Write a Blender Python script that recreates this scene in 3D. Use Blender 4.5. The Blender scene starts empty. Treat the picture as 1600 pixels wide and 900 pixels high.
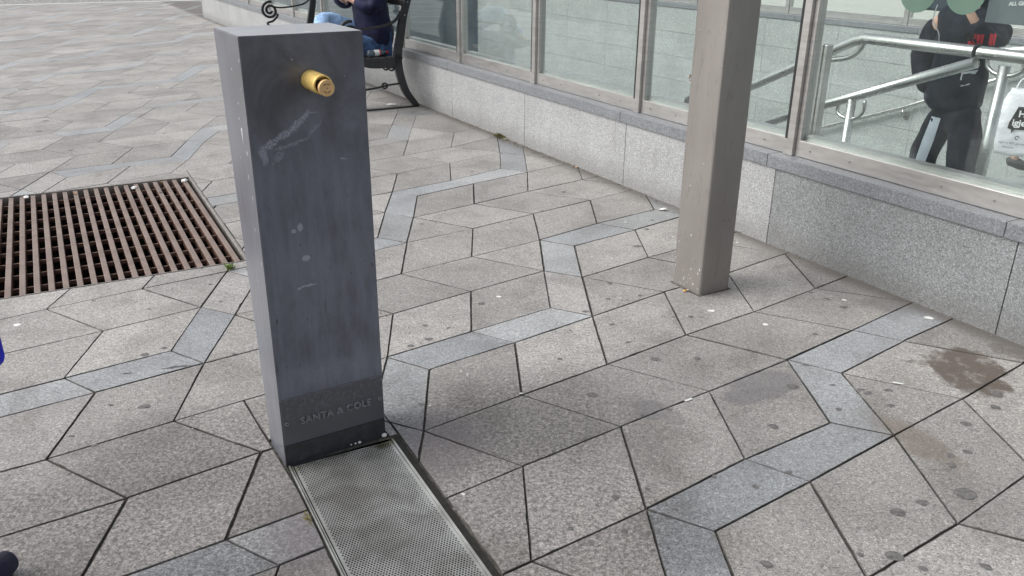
import bpy, bmesh, math, random
from mathutils import Vector, Matrix, Euler
from mathutils.bvhtree import BVHTree
rad = math.radians
SC = bpy.context.scene
COL = SC.collection
random.seed(11)

# ------------------------------------------------------------------ camera
cam_d = bpy.data.cameras.new('camera')
cam = bpy.data.objects.new('camera', cam_d); COL.objects.link(cam)
cam_d.sensor_width = 36.0
cam_d.lens = 1312 / 1600 * 36.0
cam_d.clip_end = 400
R3 = Matrix(((0.9999576242608523, -0.009205959080496737, 0.0),
             (0.0035394762515727767, 0.3844603514639395, -0.9231347194532814),
             (0.008498340453072744, 0.9230956009372118, 0.3844766439459117)))
cam.matrix_world = Matrix.Translation((0, 0, 1.6)) @ R3.to_4x4()
SC.camera = cam

# ------------------------------------------------------------------ light
w = bpy.data.worlds.new('World'); SC.world = w; w.use_nodes = True
nt = w.node_tree; nt.nodes.clear()
wo = nt.nodes.new('ShaderNodeOutputWorld'); bg = nt.nodes.new('ShaderNodeBackground')
sky = nt.nodes.new('ShaderNodeTexSky'); sky.sky_type = 'NISHITA'; sky.sun_disc = False
SUN_EL, SUN_ROT = rad(42), rad(-98)
sky.sun_elevation = SUN_EL; sky.sun_rotation = SUN_ROT
sky.dust_density = 4.0; sky.air_density = 1.0; sky.ozone_density = 1.0
hs = nt.nodes.new('ShaderNodeHueSaturation'); hs.inputs['Saturation'].default_value = 0.22
nt.links.new(sky.outputs[0], hs.inputs['Color']); nt.links.new(hs.outputs[0], bg.inputs[0])
bg.inputs[1].default_value = 0.15
nt.links.new(bg.outputs[0], wo.inputs[0])
sl = bpy.data.lights.new('sun', 'SUN'); sl.energy = 1.25; sl.angle = rad(40); sl.color = (1.0, .965, .93)
so = bpy.data.objects.new('sun', sl); COL.objects.link(so)
# direction towards the sun (sky rotation is measured from +Y, clockwise seen from above)
sd = Vector((math.sin(SUN_ROT) * math.cos(SUN_EL), math.cos(SUN_ROT) * math.cos(SUN_EL), math.sin(SUN_EL)))
so.rotation_euler = sd.to_track_quat('Z', 'Y').to_euler()
SC.view_settings.view_transform = 'Standard'; SC.view_settings.look = 'None'
SC.view_settings.gamma = 1.0; SC.view_settings.use_curve_mapping = False
SC.view_settings.exposure = 0.45
SC.render.engine = 'CYCLES'

# ------------------------------------------------------------------ helpers
A0 = Vector((-0.12461725, 7.31514769, 0.0))
DD = Vector((0.4960246624, -0.8683084327, 0.0)); NN = Vector((0.8683084327, 0.4960246624, 0.0))
WROT = math.atan2(DD.y, DD.x)
def W(s, t, z): return A0 + DD * s + NN * t + Vector((0, 0, z))

def tag(o, label=None, cat=None, group=None, kind=None):
    if label: o['label'] = label
    if cat: o['category'] = cat
    if group: o['group'] = group
    if kind: o['kind'] = kind
    return o
def empty(name, loc=(0, 0, 0), rz=0.0, **k):
    o = bpy.data.objects.new(name, None); COL.objects.link(o)
    o.location = loc; o.rotation_euler = (0, 0, rz); o.empty_display_size = .2
    return tag(o, **k)
def link(name, me, mats, parent=None, smooth=False, loc=None, rz=None):
    o = bpy.data.objects.new(name, me); COL.objects.link(o)
    for m in (mats if isinstance(mats, (list, tuple)) else [mats]): me.materials.append(m)
    if parent: o.parent = parent
    if loc is not None: o.location = loc
    if rz is not None: o.rotation_euler = (0, 0, rz)
    if smooth:
        for p in me.polygons: p.use_smooth = True
    return o
class MB:
    def __init__(self): self.bm = bmesh.new()
    def box(self, x0, x1, y0, y1, z0, z1, bev=0.0, mi=0):
        vs = [self.bm.verts.new((x, y, z)) for x in (x0, x1) for y in (y0, y1) for z in (z0, z1)]
        idx = [(0, 1, 3, 2), (4, 6, 7, 5), (0, 4, 5, 1), (2, 3, 7, 6), (0, 2, 6, 4), (1, 5, 7, 3)]
        fs = [self.bm.faces.new([vs[i] for i in f]) for f in idx]
        for f in fs: f.material_index = mi
        if bev > 0:
            es = list({e for f in fs for e in f.edges})
            bmesh.ops.bevel(self.bm, geom=es, offset=bev, segments=2, affect='EDGES', profile=.5, clamp_overlap=True)
        return self
    def tube(self, pts, r, seg=12, caps=True, mi=0, smooth=True):
        pts = [Vector(p) for p in pts]; n = len(pts)
        rs = r if isinstance(r, (list, tuple)) else [r] * n
        rings = []; up = None
        for i, p in enumerate(pts):
            t = (pts[min(i + 1, n - 1)] - pts[max(i - 1, 0)]).normalized()
            if up is None:
                up = Vector((0, 0, 1)) if abs(t.z) < .9 else Vector((1, 0, 0))
            a = (up - t * up.dot(t)).normalized(); b = t.cross(a); up = a
            rings.append([self.bm.verts.new(p + (a * math.cos(q) + b * math.sin(q)) * rs[i])
                          for q in [2 * math.pi * k / seg for k in range(seg)]])
        for i in range(n - 1):
            for k in range(seg):
                f = self.bm.faces.new((rings[i][k], rings[i][(k + 1) % seg], rings[i + 1][(k + 1) % seg], rings[i + 1][k]))
                f.smooth = smooth; f.material_index = mi
        if caps:
            f = self.bm.faces.new(rings[0][::-1]); f.material_index = mi
            f = self.bm.faces.new(rings[-1]); f.material_index = mi
        return self
    def ribbon(self, pts, hw, depth_axis, d0, d1, mi=0):
        """flat bar following pts (list of Vector in a plane), half width hw, extruded along depth_axis d0..d1"""
        pts = [Vector(p) for p in pts]; n = len(pts); ax = Vector(depth_axis)
        hs_ = hw if isinstance(hw, (list, tuple)) else [hw] * n
        R = []
        for i, p in enumerate(pts):
            t = (pts[min(i + 1, n - 1)] - pts[max(i - 1, 0)]).normalized()
            b = t.cross(ax).normalized() * hs_[i]
            R.append([self.bm.verts.new(p + b + ax * d0), self.bm.verts.new(p - b + ax * d0),
                      self.bm.verts.new(p - b + ax * d1), self.bm.verts.new(p + b + ax * d1)])
        for i in range(n - 1):
            for k in range(4):
                f = self.bm.faces.new((R[i][k], R[i][(k + 1) % 4], R[i + 1][(k + 1) % 4], R[i + 1][k])); f.material_index = mi
        self.bm.faces.new(R[0][::-1]); self.bm.faces.new(R[-1])
        return self
    def prism(self, poly, z0, z1, mi=0):
        lo = [self.bm.verts.new((p[0], p[1], z0)) for p in poly]; hi = [self.bm.verts.new((p[0], p[1], z1)) for p in poly]
        n = len(poly)
        self.bm.faces.new(lo[::-1]); self.bm.faces.new(hi)
        for i in range(n): self.bm.faces.new((lo[i], lo[(i + 1) % n], hi[(i + 1) % n], hi[i]))
        return self
    def build(self, name, mats, parent=None, loc=None, rz=None, smooth=False):
        bmesh.ops.recalc_face_normals(self.bm, faces=self.bm.faces)
        me = bpy.data.meshes.new(name); self.bm.to_mesh(me); self.bm.free()
        return link(name, me, mats, parent, smooth, loc, rz)
def catmull(P, k=6):
    P = [Vector(p) for p in P]; out = []
    for i in range(len(P) - 1):
        p0, p1, p2, p3 = P[max(i - 1, 0)], P[i], P[i + 1], P[min(i + 2, len(P) - 1)]
        for j in range(k):
            t = j / k
            out.append(.5 * ((2 * p1) + (p2 - p0) * t + (2 * p0 - 5 * p1 + 4 * p2 - p3) * t * t + (3 * p1 - p0 - 3 * p2 + p3) * t ** 3))
    out.append(P[-1]); return out

# ------------------------------------------------------------------ materials
class Mat:
    def __init__(self, name):
        self.m = bpy.data.materials.new(name); self.m.use_nodes = True
        self.nt = self.m.node_tree; self.b = self.nt.nodes['Principled BSDF']
        self.out = self.nt.nodes['Material Output']
        self.tc = self.nt.nodes.new('ShaderNodeTexCoord'); self.co = self.tc.outputs['Object']
    def L(self, a, b): self.nt.links.new(a, b)
    def N(self, t, **k):
        n = self.nt.nodes.new(t)
        for a, v in k.items(): setattr(n, a, v)
        return n
    def noise(self, scale, detail=4, rough=.6, co=None, stretch=None, dist=0):
        n = self.N('ShaderNodeTexNoise'); n.inputs['Scale'].default_value = scale
        n.inputs['Detail'].default_value = detail; n.inputs['Roughness'].default_value = rough
        n.inputs['Distortion'].default_value = dist
        c = co or self.co
        if stretch:
            mp = self.N('ShaderNodeMapping'); mp.inputs['Scale'].default_value = stretch; self.L(c, mp.inputs[0]); c = mp.outputs[0]
        self.L(c, n.inputs['Vector']); return n.outputs['Fac']
    def ramp(self, fac, stops, interp='LINEAR'):
        r = self.N('ShaderNodeValToRGB'); r.color_ramp.interpolation = interp
        el = r.color_ramp.elements
        while len(el) < len(stops): el.new(.5)
        for e, (p, c) in zip(el, stops):
            e.position = p; e.color = (*(c if isinstance(c, (tuple, list)) else (c, c, c)), 1)
        self.L(fac, r.inputs[0]); return r.outputs[0]
    def mr(self, fac, a, b, c=0., d=1., smooth=True):
        n = self.N('ShaderNodeMapRange'); n.interpolation_type = 'SMOOTHSTEP' if smooth else 'LINEAR'
        for i, v in zip(('From Min', 'From Max', 'To Min', 'To Max'), (a, b, c, d)): n.inputs[i].default_value = v
        self.L(fac, n.inputs['Value']); return n.outputs[0]
    def math(self, op, a, b=None, c=None):
        n = self.N('ShaderNodeMath', operation=op)
        for i, v in enumerate((a, b, c)):
            if v is None: continue
            if isinstance(v, (int, float)): n.inputs[i].default_value = v
            else: self.L(v, n.inputs[i])
        return n.outputs[0]
    def mix(self, fac, a, b, mode='MIX'):
        n = self.N('ShaderNodeMix', data_type='RGBA', blend_type=mode)
        for sk, v in ((n.inputs[0], fac), (n.inputs[6], a), (n.inputs[7], b)):
            if isinstance(v, (int, float)): sk.default_value = v
            elif isinstance(v, (tuple, list)): sk.default_value = (*v, 1)
            else: self.L(v, sk)
        return n.outputs[2]
    def ellipses(self, items, wob=.03, wscale=12, soft=.35, amp_noise=None):
        """mask of soft-edged blots: (cx, cy, rx, ry, rot[, strength]); coordinates warped by noise"""
        nz = self.N('ShaderNodeTexNoise'); nz.inputs['Scale'].default_value = wscale; nz.inputs['Detail'].default_value = 5
        self.L(self.co, nz.inputs['Vector'])
        sb = self.N('ShaderNodeVectorMath', operation='SUBTRACT'); self.L(nz.outputs['Color'], sb.inputs[0]); sb.inputs[1].default_value = (.5, .5, .5)
        sc = self.N('ShaderNodeVectorMath', operation='SCALE'); self.L(sb.outputs[0], sc.inputs[0]); sc.inputs['Scale'].default_value = wob * 2
        ad = self.N('ShaderNodeVectorMath', operation='ADD'); self.L(self.co, ad.inputs[0]); self.L(sc.outputs[0], ad.inputs[1])
        tot = None
        for it in items:
            cx, cy, rx, ry, rot = it[:5]; st = it[5] if len(it) > 5 else 1.0
            mp = self.N('ShaderNodeMapping', vector_type='TEXTURE')
            if getattr(self, 'plane', 'xy') == 'xz':
                mp.inputs['Location'].default_value = (cx, 0, cy); mp.inputs['Rotation'].default_value = (0, -rot, 0)
                mp.inputs['Scale'].default_value = (rx, 50, ry)
            else:
                mp.inputs['Location'].default_value = (cx, cy, 0); mp.inputs['Rotation'].default_value = (0, 0, rot)
                mp.inputs['Scale'].default_value = (rx, ry, 50)
            self.L(ad.outputs[0], mp.inputs[0])
            ln = self.N('ShaderNodeVectorMath', operation='LENGTH'); self.L(mp.outputs[0], ln.inputs[0])
            mk = self.mr(ln.outputs['Value'], 1 + soft, 1 - soft, 0, st)
            tot = mk if tot is None else self.math('MAXIMUM', tot, mk)
        return tot
    def bump(self, h, dist=.001, strength=1.0):
        n = self.N('ShaderNodeBump'); n.inputs['Distance'].default_value = dist; n.inputs['Strength'].default_value = strength
        self.L(h, n.inputs['Height']); self.L(n.outputs[0], self.b.inputs['Normal']); return n
    def set(self, **k):
        for a, v in k.items():
            s = self.b.inputs[{'color': 'Base Color', 'rough': 'Roughness', 'metal': 'Metallic', 'spec': 'Specular IOR Level', 'coat': 'Coat Weight'}.get(a, a)]
            if isinstance(v, (int, float)): s.default_value = v
            elif isinstance(v, (tuple, list)): s.default_value = (*v, 1)
            else: self.L(v, s)
        return self

def metal(name, col, rough=.4, metalv=.8, var=.12, streak=(3, 3, .4), sc=12, dirt=.15):
    M = Mat(name)
    n = M.noise(sc, 5, .6, stretch=streak); n2 = M.noise(60, 3, .7)
    c = M.mix(M.mr(n, .3, .7), [v * (1 - var) for v in col], [min(1, v * (1 + var)) for v in col])
    c = M.mix(M.mr(n2, .62, .75, 0, dirt), c, [v * .5 for v in col])
    M.set(color=c, metal=metalv, rough=M.mr(n, .2, .8, rough * .85, rough * 1.2))
    M.bump(n2, .0004, .4)
    return M.m
def cloth(name, col, var=.25, rough=.85, sc=9):
    M = Mat(name); n = M.noise(sc, 5, .6); f = M.noise(400, 2, .6)
    c = M.mix(M.mr(n, .3, .7), [v * (1 - var) for v in col], [v * (1 + var) for v in col])
    M.set(color=c, rough=rough); M.b.inputs['Sheen Weight'].default_value = .03; M.b.inputs['Specular IOR Level'].default_value = .25
    M.bump(M.math('ADD', M.math('MULTIPLY', n, 6.0), f), .003, .6)
    return M.m
def plain(name, col, rough=.6, metalv=0., var=.1, sc=20):
    M = Mat(name); n = M.noise(sc, 4, .6)
    M.set(color=M.mix(M.mr(n, .3, .7), [v * (1 - var) for v in col], [v * (1 + var) for v in col]), rough=rough, metal=metalv)
    return M.m

def granite_tile():
    M = Mat('granite_paving')
    at = M.N('ShaderNodeAttribute', attribute_name='tile'); sep = M.N('ShaderNodeSeparateColor'); M.L(at.outputs['Color'], sep.inputs[0])
    kind, rnd, hue = sep.outputs[0], sep.outputs[1], sep.outputs[2]
    grey = M.mix(hue, (.322, .308, .294), (.362, .348, .334))
    blue = M.mix(hue, (.352, .360, .365), (.288, .302, .318))
    c = M.mix(kind, grey, blue)
    c = M.mix(1.0, c, M.ramp(rnd, [(0, .82), (1, 1.10)]), 'MULTIPLY')
    # stone grain
    v = M.N('ShaderNodeTexVoronoi'); v.inputs['Scale'].default_value = 190; M.L(M.co, v.inputs['Vector'])
    vs = M.N('ShaderNodeSeparateColor'); M.L(v.outputs['Color'], vs.inputs[0])
    g1 = M.noise(330, 3, .7); g2 = M.noise(70, 5, .75)
    c = M.mix(1.0, c, M.ramp(vs.outputs[0], [(0, .55), (.25, .88), (.8, 1.08), (1, 1.50)]), 'MULTIPLY')
    c = M.mix(1.0, c, M.ramp(g1, [(.32, .50), (.51, 1.0), (.67, 1.42)]), 'MULTIPLY')
    c = M.mix(1.0, c, M.ramp(g2, [(.3, .84), (.7, 1.14)]), 'MULTIPLY')
    # soot and traffic dirt
    d1 = M.noise(3.1, 6, .62, dist=.6); d2 = M.noise(.8, 4, .5)
    c = M.mix(1.0, c, M.ramp(d1, [(.3, (.72, .71, .695)), (.52, .98), (.75, (1.10, 1.09, 1.08))]), 'MULTIPLY')
    c = M.mix(1.0, c, M.ramp(d2, [(.3, .9), (.7, 1.06)]), 'MULTIPLY')
    d3 = M.noise(22, 4, .7)
    c = M.mix(M.mr(d3, .58, .72, 0, .38), c, (.15, .14, .135))
    d4 = M.noise(48, 3, .6); c = M.mix(M.mr(d4, .66, .72, 0, .40), c, (.12, .115, .11))
    d5 = M.noise(9, 5, .72, dist=.8); c = M.mix(M.mr(d5, .55, .75, 0, .22), c, (.17, .155, .145))
    # damp, coarse-grained area around the drinking fountain
    damp = M.ellipses([(-1.01, 2.35, .40, .36, .2), (-1.30, 1.95, .55, .36, .42), (-.05, 2.50, .50, .42, .53), (.16, 2.02, .42, .38, .6),
                       (-.25, 2.35, .30, .34, 0, 1.0), (-.75, 1.9, .36, .36, 0, .9)], wob=.14, wscale=5, soft=.5)
    pit = M.ramp(M.noise(72, 4, .7), [(.42, .0), (.54, 1.0)])
    dampc = M.mix(pit, M.mix(1.0, c, (.47, .455, .45), 'MULTIPLY'), M.mix(1.0, c, (.92, .905, .90), 'MULTIPLY'))
    c = M.mix(damp, c, dampc)
    purp = M.ellipses([(-.27, 2.40, .17, .22, -.3), (-.55, 2.0, .15, .2, 0)], wob=.1, wscale=6, soft=.5)
    c = M.mix(M.math('MULTIPLY', purp, .55), c, (.15, .13, .14))
    # stains
    brown = M.ellipses([(1.855, 3.01, .140, .215, -.3), (1.70, 3.10, .05, .04, 0, .6), (2.15, 3.14, .17, .05, -.9, .5)], wob=.10, wscale=13, soft=.10)
    brown = M.math('MULTIPLY', brown, M.mr(M.noise(16, 5, .7), .36, .50, .55, 1))
    c = M.mix(M.math('MULTIPLY', brown, .86), c, (.080, .060, .046))
    b2 = M.ellipses([(1.41, 2.50, .075, .19, .45)], wob=.07, wscale=10, soft=.45)
    c = M.mix(M.math('MULTIPLY', b2, .55), c, (.14, .108, .082))
    blk = M.ellipses([(.99, 2.89, .155, .10, .5), (.87, 2.78, .07, .055, .1), (.515, 2.69, .062, .075, .3, .8), (.59, 2.63, .035, .05, 0, .6)], wob=.025, wscale=14, soft=.16)
    c = M.mix(M.math('MULTIPLY', blk, .55), c, (.125, .12, .13))
    wet = M.ellipses([(1.80, 3.66, .16, .10, -.4), (1.56, 4.05, .42, .12, -1.05, .6), (.90, 3.78, .23, .12, .5, .75), (.80, 3.55, .1, .12, .2, .45), (-.65, 7.9, .9, .3, -1.05, .8),
                      (.35, 6.5, 1.5, .15, -1.05, .6), (2.0, 3.55, .5, .06, -1.05, .6), (-1.4, 8.3, .7, .35, 0.5, .6), (-3.95, 7.8, .22, .12, 0, .5), (.66, 3.30, .10, .06, 0.5, .5),
                      (-2.2, 2.0, .4, .25, .3, .5), (1.6, 2.1, .3, .2, .3, .3)], wob=.1, wscale=6, soft=.5)
    c = M.mix(M.math('MULTIPLY', wet, .42), c, (.10, .098, .095))
    hole = M.ellipses([(-1.345, 2.985, .055, .009, .30), (-1.52, 2.93, .02, .006, .3)], wob=.012, wscale=40, soft=.15)
    c = M.mix(M.math('MULTIPLY', hole, .9), c, (.035, .032, .03))
    # dirt caught along the foot of the wall
    dotn = M.N('ShaderNodeVectorMath', operation='DOT_PRODUCT'); M.L(M.co, dotn.inputs[0]); dotn.inputs[1].default_value = NN
    wd = M.mr(M.math('ADD', dotn.outputs['Value'], M.math('MULTIPLY', d1, .12)), A0.dot(NN) - .09, A0.dot(NN) + .055)
    c = M.mix(M.math('MULTIPLY', wd, .8), c, (.10, .09, .08))
    c = M.mix(M.math('MULTIPLY', at.outputs['Alpha'], M.mr(M.noise(5, 4, .7), .35, .6, .45, .9)), c, (.045, .041, .037))   # dirt packed in the chamfers
    M.set(color=c, spec=.45)
    M.set(rough=M.mix(damp, M.mix(kind, (.62,) * 3, (.30,) * 3), (.42,) * 3))
    h = M.math('ADD', M.math('MULTIPLY', g1, .5), M.math('MULTIPLY', g2, .9))
    M.bump(h, .0016, .55)
    return M.m

def granite_wall(name, col, contrast=1.0, dirt=True, rough=.55, height=.45):
    M = Mat(name)
    v = M.N('ShaderNodeTexVoronoi'); v.inputs['Scale'].default_value = 190; M.L(M.co, v.inputs['Vector'])
    vs = M.N('ShaderNodeSeparateColor'); M.L(v.outputs['Color'], vs.inputs[0])
    g1 = M.noise(300, 3, .75)
    k = contrast
    c = M.mix(1.0, col, M.ramp(vs.outputs[0], [(0, 1 - .42 * k), (.3, 1 - .1 * k), (.75, 1 + .08 * k), (1, 1 + .5 * k)]), 'MULTIPLY')
    c = M.mix(1.0, c, M.ramp(g1, [(.32, 1 - .45 * k), (.52, 1.0), (.68, 1 + .35 * k)]), 'MULTIPLY')
    c = M.mix(1.0, c, M.ramp(M.noise(2.2, 5, .6), [(.3, .88), (.7, 1.08)]), 'MULTIPLY')
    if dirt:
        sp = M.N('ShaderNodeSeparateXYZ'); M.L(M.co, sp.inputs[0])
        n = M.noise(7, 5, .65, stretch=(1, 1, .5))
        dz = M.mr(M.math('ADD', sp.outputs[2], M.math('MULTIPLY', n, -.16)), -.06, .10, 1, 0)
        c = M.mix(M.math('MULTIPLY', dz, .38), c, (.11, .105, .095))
        run = M.noise(9, 4, .6, stretch=(3, 3, .25))
        c = M.mix(M.mr(run, .56, .72, 0, .34), c, (.16, .155, .15))
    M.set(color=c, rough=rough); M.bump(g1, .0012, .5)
    return M.m

def glass(name, tint=(.925, .958, .952), refl=1.0):
    M = Mat(name); nt = M.nt; nt.nodes.remove(M.b)
    tr = M.N('ShaderNodeBsdfTransparent'); gl = M.N('ShaderNodeBsdfGlossy'); gl.inputs['Roughness'].default_value = .015
    gl.inputs['Color'].default_value = (.95, 1, 1, 1)
    sm = M.noise(2.5, 5, .6); d = M.N('ShaderNodeBsdfDiffuse'); d.inputs['Color'].default_value = (.62, .68, .68, 1)
    tr.inputs['Color'].default_value = (*tint, 1)
    fr = M.N('ShaderNodeFresnel'); ge = M.N('ShaderNodeNewGeometry'); M.L(M.mr(ge.outputs['Backfacing'], 0, 1, 1.5, 1 / 1.5, False), fr.inputs['IOR'])
    m1 = M.N('ShaderNodeMixShader'); M.L(M.math('MULTIPLY', fr.outputs[0], refl), m1.inputs[0]); M.L(tr.outputs[0], m1.inputs[1]); M.L(gl.outputs[0], m1.inputs[2])
    m2 = M.N('ShaderNodeMixShader'); M.L(M.mr(sm, .3, .75, .005, .035), m2.inputs[0]); M.L(m1.outputs[0], m2.inputs[1]); M.L(d.outputs[0], m2.inputs[2])
    M.L(m2.outputs[0], M.out.inputs['Surface'])
    return M.m

m_tile = granite_tile()
m_gum = plain('trodden_gum', (.128, .124, .121), .75, var=.35, sc=70)
m_drop = plain('dried_white_spot', (.72, .72, .70), .7, var=.1, sc=90)
M_ = Mat('joint_sand'); n_ = M_.noise(40, 5, .7); M_.set(color=M_.ramp(n_, [(.3, (.030, .027, .024)), (.5, (.07, .064, .056)), (.7, (.18, .165, .145))]), rough=.95); M_.bump(n_, .004, .8); m_joint = M_.m
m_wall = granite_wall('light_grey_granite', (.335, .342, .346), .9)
m_wall_dark = granite_wall('darker_shaded_granite', (.218, .228, .234), 1.15)  # right panels: darker stone tone plus sky shading painted in
m_coping = granite_wall('coping_granite', (.180, .192, .206), .9, dirt=False, rough=.5)
m_wall_far = granite_wall('stairwell_granite', (.355, .38, .37), 1.15, dirt=False)
m_wall_end = granite_wall('shaded_stairwell_stone', (.105, .135, .155), .35, dirt=False)  # stairwell shade put into the stone colour
m_steel = metal('brushed_steel', (.50, .49, .475), .36, .85, .08, streak=(1, 1, 6), sc=8)
m_rail = metal('handrail_steel', (.60, .60, .58), .27, .95, .06, streak=(1, 1, 1), sc=6, dirt=.08)
m_bolt = metal('zinc_bolt', (.30, .30, .30), .45, .8)
m_gasket = plain('black_rubber_gasket', (.015, .015, .016), .6)
m_glass = glass('pane_glass')
m_iron = plain('black_painted_cast_iron', (.017, .018, .021), .38, var=.2, sc=30)
m_wood = plain('dark_painted_wood', (.025, .024, .024), .5, var=.25, sc=14)

# ================================================================== PAVING
LAT = [[-0.5,3.5,-0.2008,3.796],[-1.5,3.5,-0.547,3.5219],[-0.5,2.5,-0.1758,3.339],[0.5,2.5,0.1811,3.6037],[1.0,2.0,0.3718,3.5139],[-0.0,2.0,0.0131,3.235],[-1.0,2.0,-0.3284,2.9851],[-1.5,2.5,-0.5124,3.0874],[-1.0,1.0,-0.3057,2.5299],[0.0,1.0,0.0402,2.7871],[1.0,1.0,0.3917,3.0431],[-0.0,0.0,0.0411,2.3221],[1.0,0.0,0.3918,2.5712],[2.0,-0.0,0.7613,2.8297],[1.0,-1.0,0.4154,2.103],[2.0,-1.0,0.784,2.3745],[1.5,-1.5,0.6015,2.001],[-0.0,-1.0,0.0604,1.8649],[2.0,1.0,0.766,3.3265],[3.0,-0.0,1.1414,3.0975],[3.0,-1.0,1.1501,2.61],[2.5,-1.5,0.9625,2.2518],[3.5,-0.5,1.3261,2.9847],[4.5,-0.5,1.7025,3.2825],[4.0,0.0,1.5194,3.3883],[5.0,0.0,1.932,3.7116],[3.5,-1.5,1.3469,2.5289],[4.5,-1.5,1.7128,2.7887],[5.5,-1.5,2.1136,3.0883],[3.5,-2.5,1.3369,2.0465],[0.5,5.5,0.1287,5.0605],[0.5,4.5,0.1557,4.5632],[1.0,4.0,0.352,4.4705],[1.5,4.5,0.5153,4.879],[1.0,3.0,0.3603,3.9953],[0.5,3.5,0.1661,4.0801],[2.0,2.0,0.7498,3.8104],[2.0,4.0,0.7303,4.7634],[2.0,3.0,0.742,4.2953],[0.5,6.5,0.1035,5.5666],[-0.5,5.5,-0.2361,4.7595],[-0.5,4.5,-0.2208,4.2799],[-1.5,4.5,-0.5707,4.0165],[-1.5,5.5,-0.5983,4.4984],[-1.5,7.5,-0.6409,5.4339],[-2.0,8.0,-0.82,5.5204],[-0.5,7.5,-0.2776,5.7486],[-1.0,8.0,-0.4411,5.8278],[-1.0,9.0,-0.486,6.325],[-2.0,9.0,-0.8483,6.0077],[-2.0,10.0,-0.8737,6.5573],[-1.0,10.0,-0.5137,6.8594],[-0.0,10.0,-0.1409,7.2887],[-2.0,6.0,-0.7781,4.5818],[-5.0,5.0,-1.7865,3.3111],[-6.0,6.0,-2.1517,3.5363],[-5.0,6.0,-1.8123,3.7901],[-4.0,5.0,-1.4492,3.5741],[-3.5,4.5,-1.2656,3.4917],[-5.0,4.0,-1.7452,2.8837],[-4.5,3.5,-1.5735,2.7768],[-4.0,4.0,-1.4202,3.1272],[-3.5,3.5,-1.2454,3.022],[-4.5,2.5,-1.5314,2.3336],[-3.5,2.5,-1.2031,2.5779],[-3.5,1.5,-1.1797,2.133],[-2.5,1.5,-0.8378,2.3897],[-2.5,0.5,-0.8144,1.9444],[-2.0,0.0,-0.6349,1.8401],[-8.5,12.5,-3.1784,5.8188],[-6.5,12.5,-2.5046,6.3295],[-8.0,13.0,-3.0327,6.2107],[-7.0,13.0,-2.6766,6.4459],[-6.5,13.5,-2.5905,6.9393],[-7.0,14.0,-2.7532,7.0047],[-6.5,14.5,-2.6127,7.4193],[-7.0,15.0,-2.8067,7.5199],[-9.0,16.0,-3.5231,7.4066],[-9.5,16.5,-3.6896,7.5363],[-9.0,17.0,-3.5626,7.9826],[-9.5,17.5,-3.7381,8.0366],[-9.0,18.0,-3.5978,8.4715],[-9.5,18.5,-3.7517,8.5334],[-11.5,19.5,-4.5119,8.4608],[-12.0,20.0,-4.6881,8.5926],[-11.5,21.5,-4.6376,9.5393],[-12.0,22.0,-4.7753,9.6191],[-9.5,21.5,-3.9366,10.1771],[-10.0,22.0,-4.1222,10.2645],[-14.5,23.5,-5.6178,9.5719],[-9.5,23.5,-4.0316,11.2424],[-14.0,25.0,-5.6408,10.5299],[-14.5,25.5,-5.762,10.6283],[-10.0,24.0,-4.249,11.4073],[-12.0,25.0,-4.9449,11.2422],[-12.5,25.5,-5.1414,11.3487],[-12.0,27.0,-5.1049,12.3286],[-12.5,27.5,-5.2392,12.3899]]
COEF = [[0.047375, 2.314639], [0.352024, 0.247499], [-0.017104, 0.449378], [0.003997, 0.004895], [0.003001, 0.009106], [-3.5e-05, 0.004209]]
KNOWN = {(a, b): (x, y) for a, b, x, y in LAT}
def poly(a, b):
    f = (1, a, b, a * a, a * b, b * b)
    return Vector((sum(f[i] * COEF[i][0] for i in range(6)), sum(f[i] * COEF[i][1] for i in range(6))))
def G(a, b):
    a, b = round(a * 2) / 2, round(b * 2) / 2
    if (a, b) in KNOWN: return Vector(KNOWN[(a, b)])
    ca, cb = min(max(a, -16), 6), min(max(b, -4), 28)
    p = poly(ca, cb)
    if (ca, cb) != (a, b):
        h = .01
        p = p + (poly(ca + h, cb) - p) / h * (a - ca) + (poly(ca, cb + h) - p) / h * (b - cb)
    return p
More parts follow.
